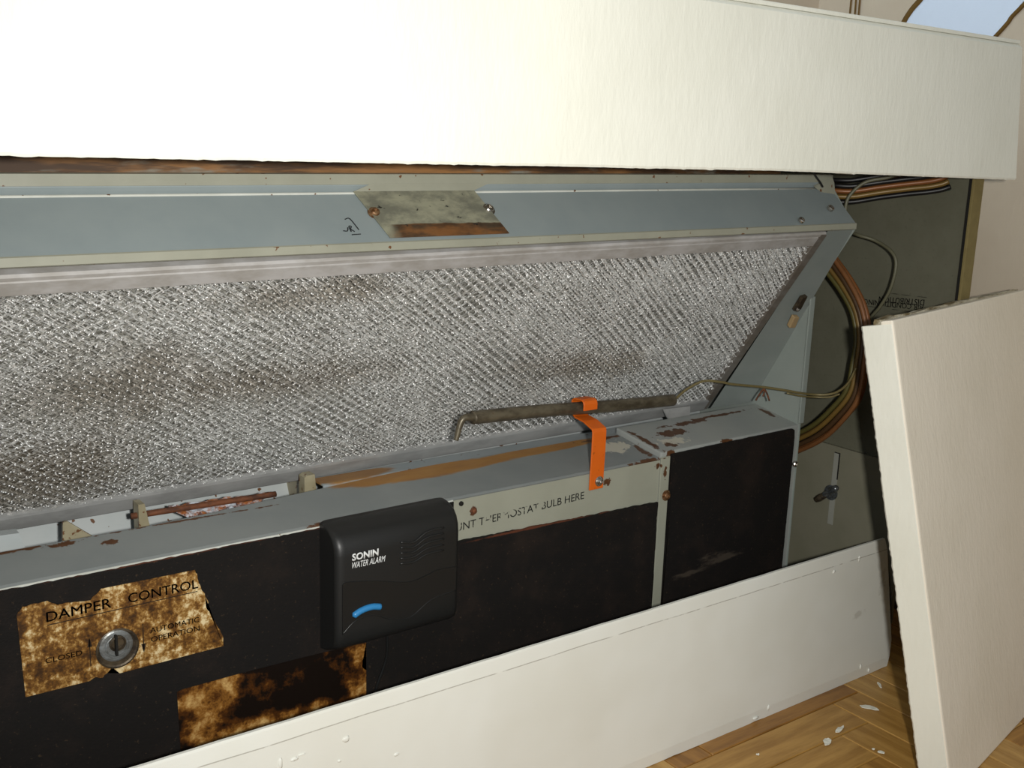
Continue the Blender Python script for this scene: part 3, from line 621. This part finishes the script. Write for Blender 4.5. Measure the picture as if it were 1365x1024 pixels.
# ------------------------------------------------------------------ air filter
FXL, FXR = -0.13, 0.8290
flt = thing('air_filter', 'long aluminium mesh air filter in a metal frame, sloping under the hood', 'filter', (0.35, 0.70, 0.262))
def fp(x, s, off=0.0):
    z = s - (0.85 - x) / 0.73 * (0.0062 + 0.0040 * (s - 0.265) / 0.177)
    return Vector((x, fy(z) - off * 0.826, z - off * 0.564))      # off: proud of the filter plane, towards the room
def rail(name, pts, mat, n=40):
    # pts: closed list of (s, off)
    bm = bmesh.new(); rings = []
    for i in range(n + 1):
        x = FXL + (FXR - FXL) * i / n
        dent = 0.0014 * math.exp(-((x - 0.600) / 0.006) ** 2) if name == 'top_rail' else 0
        rings.append([bm.verts.new(fp(x, s - dent * (s < 0.45), o)) for s, o in pts])
    m_ = len(pts)
    for i in range(n):
        for q in range(m_): bm.faces.new((rings[i][q], rings[i][(q + 1) % m_], rings[i + 1][(q + 1) % m_], rings[i + 1][q]))
    bm.faces.new(rings[0]); bm.faces.new(rings[-1][::-1])
    return from_bm(name, bm, mat, flt)
rail('top_rail', [(0.4560, -0.012), (0.4560, 0.0000), (0.4545, 0.0012), (0.4524, 0.0012), (0.4519, 0.0002), (0.4511, 0.0010), (0.4432, 0.0010), (0.4425, 0.0002), (0.4425, -0.003), (0.4540, -0.012)], M['frame_top'], 80)
rail('bottom_rail', [(0.2710, -0.003), (0.2714, 0.0012), (0.2695, 0.0018), (0.2588, 0.0018), (0.2575, 0.0010), (0.2575, -0.010), (0.2600, -0.010)], M['frame_low'])
bm = bmesh.new()
hexa(bm, [fp(0.8205, 0.2600, -0.006), fp(0.8290, 0.2600, -0.006), fp(0.8290, 0.2600, 0.0026), fp(0.8215, 0.2600, 0.0010), fp(0.8205, 0.4545, -0.006), fp(0.8290, 0.4545, -0.006), fp(0.8290, 0.4545, 0.0026), fp(0.8215, 0.4545, 0.0010)]); bevel(bm, 0.0006)
from_bm('side_rail', bm, M['frame_side'], flt)
prism('pull_tab', [(0.7535, 0.7585, 0.2695), (0.7920, 0.7585, 0.2680), (0.7915, 0.7575, 0.2590), (0.7600, 0.7560, 0.2580), (0.7545, 0.7540, 0.2625)], (0, -0.0012, 0), M['frame_low'], flt)
# latch on the right channel
lt = thing('filter_latch', 'small bronze latch with a tan felt block on the side channel of the filter', 'latch', fp(0.846, 0.385, 0.004))
cs = lambda x, s, o: fp(x, s, o)
prism('latch_plate', [fp(0.8425, 0.3830, 0.0135), fp(0.8405, 0.3975, 0.0135), fp(0.8462, 0.3985, 0.0135), fp(0.8500, 0.3845, 0.0135)], (0, 0.0035, 0.002), M['dark_metal'], lt)
screw(fp(0.8440, 0.3850, 0.0138), (0, -0.826, -0.564), 0.0018, M['screw'], lt, washer=False)
bm = bmesh.new(); hexa(bm, [fp(0.8505, 0.3645, 0.0100), fp(0.8600, 0.3640, 0.0100), fp(0.8600, 0.3640, 0.0150), fp(0.8505, 0.3645, 0.0150), fp(0.8465, 0.3770, 0.0100), fp(0.8550, 0.3760, 0.0100), fp(0.8550, 0.3760, 0.0150), fp(0.8465, 0.3770, 0.0150)]); bevel(bm, 0.0012)
from_bm('felt_block', bm, M['tan'], lt)

# expanded-metal layers: zigzag strands, each bent out of the sheet, crumpled at random
def mesh_layer(seed, off, lwd, swd, sw, sh, mats, x0=FXL + 0.004, x1=0.8235, bend=0.0009):
    r = random.Random(seed); verts = []; faces = []
    S0, S1 = 0.2695, 0.4440; rows = int((S1 - S0) / (swd * 0.5)); half = lwd / 2; cols = int((x1 - x0) / half)
    sub = 3
    for j in range(rows + 1):
        s_c = S0 + j * swd * 0.5; base = len(verts)
        for i in range(cols * sub + 1):
            u = i / sub; fr = u - math.floor(u); odd = (int(math.floor(u)) + j) % 2
            tri = fr if odd == 0 else 1 - fr                    # 0..1..0
            x = x0 + u * half + sh
            ph = tri - 0.5
            cx = 0.0016 * noise.noise(Vector((x * 40, s_c * 40, seed * 5.1))) + 0.0006 * noise.noise(Vector((x * 170, s_c * 170, seed * 2.3)))
            s = s_c + ph * swd * 0.46 + cx + r.uniform(-1, 1) * 0.00022
            o = off + r.uniform(-1, 1) * 0.00035 + 0.0011 * noise.noise(Vector((x * 90, s_c * 90, seed + 7)))
            tw = r.uniform(-1, 1) * bend * 0.55
            xx = min(max(x, x0), x1)
            verts.append(fp(xx, s + sw * 0.5, o + bend * 0.5 + tw)); verts.append(fp(xx, s - sw * 0.5, o - bend * 0.5 - tw))
        for i in range(cols * sub):
            a = base + i * 2; faces.append((a, a + 1, a + 3, a + 2))
    me = bpy.data.meshes.new('mesh_screen'); me.from_pydata([tuple(v) for v in verts], [], faces)
    o = link('mesh_screen', me, mats, flt); o['kind'] = 'stuff'; return o
mesh_layer(1, -0.0002, 0.0098, 0.0066, 0.0011, 0.0, M['mesh'])
mesh_layer(2, -0.0018, 0.0094, 0.0064, 0.0012, 0.002, M['mesh'])
mesh_layer(3, -0.0034, 0.0102, 0.0062, 0.0014, 0.001, M['mesh'])
mesh_layer(4, -0.0052, 0.0096, 0.0060, 0.0016, 0.003, M['mesh'])
# rounded beads added to catch glints: one per strand junction, all one surface
def glint_beads(seed, lwd, swd, off, keep):
    r = random.Random(seed); verts = []; faces = []
    half = lwd / 2; rows = int(0.1745 / (swd * 0.5)); cols = int((0.8225 - FXL - 0.004) / half)
    e1 = Vector((1, 0, 0)); e2 = (fp(0, 0.40) - fp(0, 0.30)).normalized(); e3 = e1.cross(e2)
    if e3.y > 0: e3 = -e3
    for j in range(rows + 1):
        for i in range(cols + 1):
            if r.random() > keep: continue
            x = FXL + 0.004 + i * half + r.uniform(-1, 1) * 0.0009; sv = 0.2695 + j * swd * 0.5 + ((i + j) % 2 - 0.5) * swd * 0.46
            sv += 0.0016 * noise.noise(Vector((x * 40, sv * 40, 5.1))) + r.uniform(-1, 1) * 0.0005
            if not (0.2715 < sv < 0.4425): continue
            c = fp(x, sv, off + r.uniform(-0.0008, 0.0006)); a = r.uniform(0, PI); t_ = r.uniform(-0.7, 0.7)
            u = e1 * math.cos(a) + e2 * math.sin(a); v = e2 * math.cos(a) - e1 * math.sin(a); n_ = (e3 + u * t_ + v * r.uniform(-0.5, 0.5)).normalized()
            ru, rv, rn = r.uniform(0.0007, 0.0015), r.uniform(0.0005, 0.0010), r.uniform(0.0005, 0.0010); b = len(verts)
            for d in (u * ru, v * rv, u * -ru, v * -rv, n_ * rn, n_ * -rn): verts.append(tuple(c + d))
            for f in ((0, 1, 4), (1, 2, 4), (2, 3, 4), (3, 0, 4), (1, 0, 5), (2, 1, 5), (3, 2, 5), (0, 3, 5)): faces.append((b + f[0], b + f[1], b + f[2]))
    me = bpy.data.meshes.new('mesh_glint_beads'); me.from_pydata(verts, [], faces)
    o = link('mesh_glint_beads', me, M['glint_bead'], flt, None, True); o['kind'] = 'stuff'
glint_beads(31, 0.0098, 0.0066, 0.0006, 0.8)
glint_beads(32, 0.0094, 0.0064, -0.0008, 0.7)
bm = bmesh.new(); hexa(bm, [fp(FXL, 0.262, -0.0085), fp(0.824, 0.262, -0.0085), fp(0.824, 0.262, -0.0105), fp(FXL, 0.262, -0.0105), fp(FXL, 0.452, -0.0085), fp(0.824, 0.452, -0.0085), fp(0.824, 0.452, -0.0105), fp(FXL, 0.452, -0.0105)])
from_bm('filter_backing', bm, M['backing'], flt)

# ------------------------------------------------------------------ labels on the insulation
YB = 0.6771
def label_sheet(name, pts, mat, parent, jit):
    out = []; k_ = len(pts)
    for i in range(k_):
        a = Vector(pts[i][:2]); b = Vector(pts[(i + 1) % k_][:2]); rag = pts[i][2]; m_ = max(1, int((b - a).length / 0.0015)) if rag else 1
        for s in range(m_):
            q = a.lerp(b, s / m_)
            if rag and s: q = q + Vector((noise.noise(Vector((q.x * 300, q.y * 300, 0))), noise.noise(Vector((q.x * 300, q.y * 300, 5))))) * jit
            out.append((q.x, YB, q.y))
    return prism(name, out, (0, -0.00035, 0), mat, parent)
lb = thing('damper_label', 'brown water-stained paper label lettered DAMPER CONTROL on the black insulation', 'label', (0.19, YB, 0.174))
label_sheet('paper', [(0.1267, 0.2304, 1), (0.1304, 0.2352, 1), (0.1450, 0.2357, 1), (0.1504, 0.2318, 1), (0.1711, 0.2300, 1), (0.1778, 0.2363, 0), (0.2398, 0.2359, 1), (0.2419, 0.2273, 1), (0.2486, 0.2101, 1), (0.2467, 0.2075, 1), (0.2577, 0.1837, 1), (0.2584, 0.1751, 0), (0.1869, 0.1743, 1), (0.1822, 0.1799, 1), (0.1759, 0.1743, 1), (0.1717, 0.1761, 1), (0.1678, 0.1742, 0), (0.1285, 0.1743, 0)], M['label'], lb, 0.0009)
YL = YB - 0.00035
T = lambda s, x0, z0, x1, z1, h, b=0.0: text_mesh('printed_lettering', s, (x0, YL, z0), (x1, YL, z1), h, M['brown_ink'], lb, 0.0, b)
T('DAMPER', 0.1437, 0.2216, 0.1836, 0.2222, 0.0066, 0.012); T('CONTROL', 0.1946, 0.2224, 0.2416, 0.2224, 0.0066, 0.012)
T('AUTOMATIC', 0.2080, 0.1975, 0.2416, 0.1975, 0.0038, 0.012); T('OPERATION', 0.2083, 0.1910, 0.2416, 0.1910, 0.0038, 0.012); T('CLOSED', 0.1416, 0.1937, 0.1640, 0.1937, 0.0036, 0.012)
def bar(x0, z0, x1, z1, w_=0.0006, nm='printed_rule'):
    a = Vector((x0, YL, z0)); b = Vector((x1, YL, z1)); d = (b - a).normalized(); nn = Vector((-d.z, 0, d.x)) * w_ * 0.5
    return prism(nm, [a + nn, b + nn, b - nn, a - nn], (0, -0.00012, 0), M['brown_ink'], lb)
bar(0.1441, 0.2194, 0.2411, 0.2201)
for xa, z0, z1 in ((0.1688, 0.1843, 0.2035), (0.2033, 0.2056, 0.1858)):
    sgn = 1 if z1 > z0 else -1
    bar(xa, z0, xa, z1, 0.0006, 'printed_arrow')
    prism('printed_arrow', [(xa - 0.0016, YL, z1 - 0.0055 * sgn), (xa + 0.0016, YL, z1 - 0.0055 * sgn), (xa, YL, z1 + 0.0012 * sgn)], (0, -0.00012, 0), M['brown_ink'], lb)
# damper stem in its hole through the label
ds = thing('damper_stem', 'round grey metal damper stem with a dark slot, in the middle of the stained label', 'knob', (0.1862, 0.676, 0.179))
bm = bmesh.new(); lathe(bm, (0.1862, YL - 0.00015, 0.1925), (0, -1, 0), [(0.0140, 0.0), (0.0140, 0.0004), (0.0128, 0.0009), (0.0118, 0.0005), (0.0116, 0.0003)], 28); o = from_bm('hole_rim', bm, M['dark_metal'], ds)
bm = bmesh.new(); lathe(bm, (0.1852, YL - 0.0006, 0.1950), (0, -1, 0), [(0.0108, 0.0), (0.0108, 0.0006), (0.0098, 0.0011), (0.0082, 0.0013), (0.0080, 0.0008), (0.0074, 0.0008), (0.0072, 0.0014), (0.0066, 0.0016), (0.0062, 0.0010), (0.0, 0.0010)], 28); from_bm('stem_washer', bm, M['knob'], ds)
bm = bmesh.new(); lathe(bm, (0.1858, YL - 0.0012, 0.1972), (0, -1, 0), [(0.0054, 0), (0.0054, 0.0022), (0.0046, 0.0030), (0.0040, 0.0012), (0, 0.0010)], 18); st_ = from_bm('stem', bm, M['dark_metal'], ds)
box('stem_slot', 0.1836, 0.1850, YL - 0.0062, YL - 0.0030, 0.1900, 0.2040, M['slot'], ds, 0)
l2 = prism('stained_label', [(x, YB, z) for x, z in ((0.2245, 0.1495), (0.2283, 0.1504), (0.2697, 0.1506), (0.32, 0.1498), (0.3716, 0.1480), (0.3717, 0.1359), (0.3690, 0.1352), (0.3682, 0.1338), (0.3690, 0.1310), (0.3679, 0.1290), (0.3700, 0.1262), (0.3717, 0.1250), (0.3718, 0.075), (0.2262, 0.075))], (0, -0.00035, 0), M['label_dark'], None, 0, (0.298, YB, 0.075))
tag(l2, 'almost black, heavily stained paper label partly hidden behind the kick board', 'label')

# ------------------------------------------------------------------ water alarm
wa = thing('water_alarm', 'black plastic water alarm box with a blue button, on the unit front', 'alarm', (0.386, 0.678, 0.152))
prof = [(0.6769, 0.1522), (0.6680, 0.1545), (0.6560, 0.1600), (0.6520, 0.1630), (0.6503, 0.1680), (0.6500, 0.1750), (0.6500, 0.2330), (0.6508, 0.2395), (0.6535, 0.2452), (0.6580, 0.2495), (0.6640, 0.2522), (0.6700, 0.2533), (0.6769, 0.2536)]
bm = bmesh.new(); rings = []; XA0, XA1 = 0.3330, 0.4395
cyy, czz = 0.6769, 0.203
for (t, sc_y, sc_z) in ((0.0, 0.84, 0.965), (0.008, 0.90, 0.978), (0.022, 0.955, 0.990), (0.040, 0.985, 0.997), (0.065, 1, 1), (0.5, 1, 1), (0.945, 1, 1), (0.965, 0.97, 0.996), (0.983, 0.92, 0.988), (0.994, 0.86, 0.978), (1.0, 0.80, 0.965)):
    x = XA0 + (XA1 - XA0) * t; dz = 0.0005 * (x - 0.333) / 0.1
    shift = 0.0
    rings.append([bm.verts.new((x, cyy + (y - cyy) * sc_y, czz + (z - czz) * sc_z + dz)) for y, z in prof])
m_ = len(prof)
for i in range(len(rings) - 1):
    for q in range(m_): bm.faces.new((rings[i][q], rings[i][(q + 1) % m_], rings[i + 1][(q + 1) % m_], rings[i + 1][q]))
bm.faces.new(rings[0]); bm.faces.new(rings[-1][::-1])
body = from_bm('alarm_case', bm, M['black_plastic'], wa, None, True)
for p in body.data.polygons: p.use_smooth = len(p.vertices) == 4
def curve2(pts, n_=8):
    return [(v.x, v.z) for v in crom([(x, 0, z) for x, z in pts], n_)]
wU = curve2([(0.3372, 0.2128), (0.3421, 0.2141), (0.3666, 0.2094), (0.3921, 0.2029), (0.4075, 0.2047), (0.4184, 0.2070), (0.4345, 0.2061)])
wL = curve2([(0.3372, 0.1745), (0.3478, 0.1826), (0.3623, 0.1836), (0.3773, 0.1768), (0.3940, 0.1741), (0.4126, 0.1839), (0.4345, 0.1868)])
bm = bmesh.new(); top = []
for lst in (wU, wL):
    top.append(([bm.verts.new((x, 0.6501, z)) for x, z in lst], [bm.verts.new((x, 0.6494, z)) for x, z in lst]))
(ub, uf), (lb_, lf) = top
for i in range(len(wU) - 1):
    bm.faces.new((uf[i], uf[i + 1], lf[i + 1], lf[i])); bm.faces.new((ub[i], lb_[i], lb_[i + 1], ub[i + 1]))
    bm.faces.new((ub[i], ub[i + 1], uf[i + 1], uf[i])); bm.faces.new((lb_[i], lf[i], lf[i + 1], lb_[i + 1]))
bm.faces.new((ub[0], uf[0], lf[0], lb_[0])); bm.faces.new((ub[-1], lb_[-1], lf[-1], uf[-1]))
from_bm('wave_panel', bm, M['black_gloss'], wa)
tube('wave_rim', [(x, 0.6497, z) for x, z in wL[::2]], 0.0005, M['black_gloss'], wa, 6, 2)
tube('alarm_button', [(0.3452, 0.6494, 0.1868), (0.3521, 0.6494, 0.1897), (0.3609, 0.6494, 0.1906), (0.3694, 0.6494, 0.1886)], 0.0025, M['button'], wa, 10, 6, radii=lambda t: 0.0025 * min(1, (math.sin(PI * min(max(t, 0.0), 1)) * 6) ** 0.5 + 0.12))['label'] = 'bright blue curved button'
for i in range(5):
    f_ = i / 4; a = Vector((0.3852, 0.6498, 0.2357 - 0.0168 * f_)); b = Vector((0.4230, 0.6498, 0.2401 - 0.0182 * f_))
    tube('speaker_rib', [a, a + Vector((0.0112, 0, -0.0021 + 0.0011 * f_)), a.lerp(b, 0.6) + Vector((0, 0, 0.0010)), b], 0.0008, M['black_plastic'], wa, 6, 5)
YF = 0.6500
text_mesh('printed_lettering', 'SONIN', (0.3452, YF, 0.2292), (0.3668, YF, 0.2292), 0.0056, M['white_ink'], wa, 0.0001, -0.035)
text_mesh('printed_lettering', 'WATER ALARM', (0.3452, YF, 0.2236), (0.3725, YF, 0.2236), 0.0046, M['white_ink'], wa, 0.0001, 0.0, 0.3)
tube('sensor_wire', [(0.3880, 0.674, 0.158), (0.3888, 0.6745, 0.146), (0.3886, 0.6748, 0.134), (0.3862, 0.6752, 0.124), (0.3815, 0.6756, 0.112), (0.3795, 0.6758, 0.102), (0.3785, 0.6758, 0.07)], 0.0009, M['black_gloss'], wa, 8, 6)

# ------------------------------------------------------------------ bulb, capillary and orange clip
BL, BR = Vector((0.4800, 0.6970, 0.3085)), Vector((0.7190, 0.7130, 0.2922))
tb = thing('thermostat_bulb', 'tarnished copper thermostat bulb with a thin capillary, held before the filter by an orange clip', 'sensor', (BL + BR) * 0.5)
ax = BR - BL
rad = lambda t: 0.0056 * (0.55 + 0.45 * min(1, t / 0.03)) * (0.5 + 0.5 * min(1, (1 - t) / 0.02))
tube('bulb_tube', [BL, BL + ax * 0.03, BL + ax * 0.33 + Vector((0, 0, 0.0006)), BL + ax * 0.66 - Vector((0, 0, 0.0005)), BL + ax * 0.98, BR], 0.0056, M['bulb'], tb, 14, 16, radii=rad)
tl_ = tube('crimped_tail', [BL + ax * 0.004, BL + Vector((-0.0085, 0, 0.0008)), BL + Vector((-0.0125, 0, -0.0035)), BL + Vector((-0.0150, 0, -0.0120)), BL + Vector((-0.0165, 0, -0.0170))], 0.0024, M['bulb'], tb, 8, 6, radii=lambda t: 0.0034 - 0.0014 * t)
capc = plain('tarnished_capillary', srgb(124, 112, 74), 0.4, 0.5, 0.3, 200, 0.2)
tube('capillary', [BR - ax * 0.004, BR + Vector((0.006, 0, 0.001)), (0.7397, 0.7130, 0.3010), (0.7565, 0.7080, 0.3080), (0.7740, 0.7010, 0.3065), (0.7876, 0.6980, 0.3035), (0.8204, 0.6900, 0.2990), (0.8420, 0.6800, 0.2955), (0.8590, 0.6735, 0.2920), (0.8770, 0.6710, 0.2890), (0.8860, 0.6610, 0.2900), (0.8905, 0.6510, 0.2950), (0.8915, 0.6410, 0.3060), (0.8915, 0.6340, 0.3220)], 0.0013, capc, tb, 8, 8)
tube('capillary', [(0.8450, 0.6785, 0.2925), (0.8600, 0.6725, 0.2890), (0.8770, 0.6700, 0.2866), (0.8860, 0.6580, 0.2880), (0.8900, 0.6490, 0.2925)], 0.0010, capc, tb, 6, 6)
for (a, b, c) in (((0.8235, 0.6895, 0.2975), (0.8165, 0.6890, 0.2920), (0.8120, 0.6890, 0.2865)), ((0.8235, 0.6895, 0.2975), (0.8270, 0.6880, 0.2915), (0.8300, 0.6870, 0.2845)), ((0.8225, 0.6890, 0.2975), (0.8230, 0.6885, 0.2930), (0.8215, 0.6885, 0.2895))):
    tube('tie_wire', [a, b, c], 0.0009, M['rust'], tb, 6, 4)

cl = thing('bulb_clip', 'bright orange metal strap clip screwed to the grey unit front', 'clip', (0.5985, 0.6785, 0.2335))
def strap(name, pth, wvec, th, mat, parent):
    # pth: centre line, wvec: half width vectors, th thickness
    bm = bmesh.new(); rings = []; P = [Vector(p) for p in pth]; k_ = len(P)
    for i in range(k_):
        t = (P[min(i + 1, k_ - 1)] - P[max(i - 1, 0)]).normalized(); wv = Vector(wvec[i]) if isinstance(wvec, list) else Vector(wvec); wv = wv - t * wv.dot(t); nn = t.cross(wv).normalized() * th * 0.5
        rings.append([bm.verts.new(P[i] + wv + nn), bm.verts.new(P[i] - wv + nn), bm.verts.new(P[i] - wv - nn), bm.verts.new(P[i] + wv - nn)])
    for i in range(k_ - 1):
        for q in range(4): bm.faces.new((rings[i][q], rings[i][(q + 1) % 4], rings[i + 1][(q + 1) % 4], rings[i + 1][q]))
    bm.faces.new(rings[0]); bm.faces.new(rings[-1][::-1]); bevel(bm, 0.0004, 1)
    return from_bm(name, bm, mat, parent)
strap('strap', [(0.5985, 0.6778, 0.2335), (0.5985, 0.6776, 0.2450), (0.5988, 0.6774, 0.2700), (0.5990, 0.6776, 0.2850), (0.5995, 0.6788, 0.2875), (0.6005, 0.6920, 0.2915), (0.6015, 0.7050, 0.2925), (0.6025, 0.7118, 0.2955), (0.6032, 0.7132, 0.3010), (0.6036, 0.7128, 0.3062), (0.6038, 0.7100, 0.3082), (0.6040, 0.7005, 0.3086), (0.6040, 0.6978, 0.3076), (0.6040, 0.6968, 0.3050), (0.6040, 0.6968, 0.2998)], (0.0078, 0, 0), 0.0016, M['orange'], cl)
screw((0.6010, 0.6770, 0.2405), (0, -1, 0), 0.0032, M['screw'], cl)

# ------------------------------------------------------------------ cables
CC = {}
def cmat(nm, col, met=0.15):
    if nm not in CC: CC[nm] = plain('%s_cable_sheath' % nm, col, 0.42, 0.5, 0.35, 120, met)
    return CC[nm]
CO = {'black': srgb(22, 21, 21), 'ochre': srgb(122, 96, 46), 'orange': srgb(132, 82, 42), 'red': srgb(96, 50, 40), 'brown': srgb(80, 58, 36), 'olive': srgb(92, 86, 44), 'teal': srgb(72, 96, 84), 'copper': srgb(128, 84, 48)}
loom = [(0.8800, 0.7600, 0.4890), (0.8798, 0.7200, 0.4891), (0.8805, 0.6920, 0.4894), (0.8835, 0.6740, 0.4897), (0.8932, 0.6595, 0.4905), (0.9086, 0.6411, 0.4955), (0.9250, 0.6215, 0.5000), (0.9360, 0.6085, 0.5025), (0.9430, 0.6000, 0.5050), (0.9470, 0.5950, 0.5078)]
LN = Vector((-0.770, -0.638, 0)).normalized() if False else Vector((-0.770, -0.638, 0))
lay = [('black', 0.0032, -0.0083, 'black cable lowest on the front of the loom under the cover'), ('orange', 0.0030, -0.0028, 'orange-brown cable on the front of the loom, just above the black one'),
       ('ochre', 0.0030, 0.0028, 'ochre yellow cable across the front of the loom'), ('black', 0.0030, 0.0083, 'black cable at the top of the front of the loom'),
       ('black', -0.0036, -0.0113, 'black cable at the very bottom of the loom, behind the others'), ('red', -0.0028, -0.0055, 'dull red cable low in the rear of the loom'),
       ('copper', -0.0028, 0.0, 'copper-coloured cable in the rear middle of the loom'), ('olive', -0.0028, 0.0056, 'olive cable in the rear of the loom'), ('teal', -0.0028, 0.0112, 'pale green cable along the top edge of the loom')]
def bundle_path(path, offs):
    # parallel offset of a dense centre line: offs(t) -> (sideways along side vector, across it)
    P = path; out = []
    for q, p in enumerate(P):
        t = (P[min(q + 1, len(P) - 1)] - P[max(q - 1, 0)]).normalized(); sd, a, b = offs(q / (len(P) - 1)); sd = (sd - t * sd.dot(t)).normalized(); up_ = t.cross(sd).normalized()
        out.append(p + sd * a + up_ * b)
    return out
LOOM = crom(loom, 5)
for i, (c, dn, dzz, lab) in enumerate(lay):
    def offs(t, dn=dn, dzz=dzz):
        tw = 0.5 * math.sin(t * 3.0 - 0.4); return LN, dn * math.cos(tw) - dzz * math.sin(tw), dzz * math.cos(tw) + dn * math.sin(tw)
    pts = bundle_path(LOOM, offs)
    o = tube('cable', pts, 0.0025, cmat(c, CO[c]), None, 10, 0, origin=pts[20]); tag(o, lab, 'cable', 'cables in the loom under the cover')
LB = [(0.7000, 0.4230), (0.6924, 0.4123), (0.6724, 0.3931), (0.6548, 0.3740), (0.6443, 0.3499), (0.6449, 0.3239), (0.6505, 0.2966), (0.6683, 0.2706), (0.6899, 0.2475), (0.7180, 0.2320)]
LT = [(0.6900, 0.4330), (0.6799, 0.4226), (0.6613, 0.4056), (0.6432, 0.3805), (0.6348, 0.3522), (0.6325, 0.3228), (0.6332, 0.2882), (0.6493, 0.2627), (0.6729, 0.2392), (0.7080, 0.2130)]
loops = [('olive', 0, 0.0, 'olive cable, innermost of the looping cables'), ('brown', 1, 0.167, 'dark brown cable on the far side of the loop, next to the innermost cable'), ('ochre', 0, 0.333, 'ochre cable in the middle of the loop beside the end panel'), ('black', 1, 0.5, 'black cable half hidden in the middle of the loop'), ('brown', 0, 0.667, 'brown cable in the middle of the loop, beside the ochre one'), ('orange', 1, 0.833, 'orange-brown cable near the outside of the loop'), ('copper', 0, 1.0, 'copper-coloured cable, outermost of the loop')]
LOOP = crom([Vector((0.9055 + 0.002 * math.sin(q * 0.7), (a[0] + b[0]) / 2, (a[1] + b[1]) / 2)) for q, (a, b) in enumerate(zip(LB, LT))], 6)
for i, (c, colm, f_, lab) in enumerate(loops):
    def offs(t, colm=colm, f_=f_):
        tw = 0.35 * math.sin(t * 4.0); a, b = (-0.0028, 0.0028)[colm], (f_ - 0.5) * 0.0172
        return Vector((1, 0, 0)), a * math.cos(tw) - b * math.sin(tw), a * math.sin(tw) + b * math.cos(tw)
    pts = bundle_path(LOOP, offs)
    o = tube('cable', pts, 0.0026, cmat(c, CO[c]), None, 10, 0, origin=pts[30]); tag(o, lab, 'cable', 'cables looping beside the end panel')
th_ = tube('thin_cable', [(0.9120, 0.6180, 0.5140), (0.9030, 0.6270, 0.5068), (0.8896, 0.6440, 0.5010), (0.8812, 0.6540, 0.4880), (0.8796, 0.6560, 0.4751), (0.8826, 0.6535, 0.4640), (0.8950, 0.6600, 0.4545), (0.9130, 0.6640, 0.4490), (0.9250, 0.6516, 0.4442), (0.9250, 0.6324, 0.4356), (0.9250, 0.6250, 0.4236), (0.9250, 0.6280, 0.3999), (0.9250, 0.6376, 0.3803), (0.9250, 0.6481, 0.3656), (0.9250, 0.66, 0.34)], 0.0017, plain('grey_olive_sheath', srgb(96, 94, 74), 0.45, 0.4, 0.15), None, 8, 8, origin=(0.925, 0.6250, 0.4236))
tag(th_, 'single thin grey-olive cable curving down in front of the end panel', 'cable')
tag(tube('black_wire', [(0.8330, 0.6600, 0.5090), (0.8337, 0.6590, 0.5060), (0.8388, 0.6570, 0.5003), (0.8430, 0.6570, 0.4962), (0.8452, 0.6590, 0.4965)], 0.0009, cmat('black', CO['black']), None, 6, 6, origin=(0.8388, 0.657, 0.5)), 'short black wire hooked over the right end of the hood', 'wire')

# ------------------------------------------------------------------ paint chips on the parquet
for i, (x, y, lx, ly, a, lab) in enumerate(((0.7752, 0.5406, 0.0075, 0.0030, 0.5, 'larger elongated cream paint chip, one of two side by side on the parquet'), (0.8013, 0.5473, 0.0075, 0.0026, 0.25, 'jagged cream paint chip just behind the larger one on the parquet'), (0.8608, 0.5572, 0.0038, 0.0075, 0.5, 'cream paint chip lying near the shadow of the loose panel'), (0.9090, 0.5799, 0.0055, 0.0016, 0.9, 'thin sliver of paint close to the kick board end'), (0.8013, 0.5020, 0.0022, 0.0030, 0.3, 'tiny paint crumb, the larger of the two nearest the loose panel'), (0.7998, 0.5089, 0.0015, 0.0013, 0.1, 'tiny paint crumb, the smaller of the two nearest the loose panel'), (0.7038, 0.5610, 0.0014, 0.0012, 0.2, 'single tiny paint crumb far from the other chips, near the kick board'))):
    bm = bmesh.new(); k_ = 11; pts = []
    for q in range(k_):
        t = 2 * PI * q / k_; rr = 1 + 0.55 * noise.noise(Vector((math.cos(t) * 1.6, math.sin(t) * 1.6, i * 4.1))); px, py = math.cos(t) * lx * rr, math.sin(t) * ly * rr
        pts.append((x + px * math.cos(a) - py * math.sin(a), y + px * math.sin(a) + py * math.cos(a), 0.0004 + 0.0004 * (q % 3 == 0)))
    tag(prism('paint_chip', pts, (0, 0, 0.0006), M['cream'], None, 0, (x, y, 0.0004)), lab, 'paint chip', 'paint chips on the parquet')
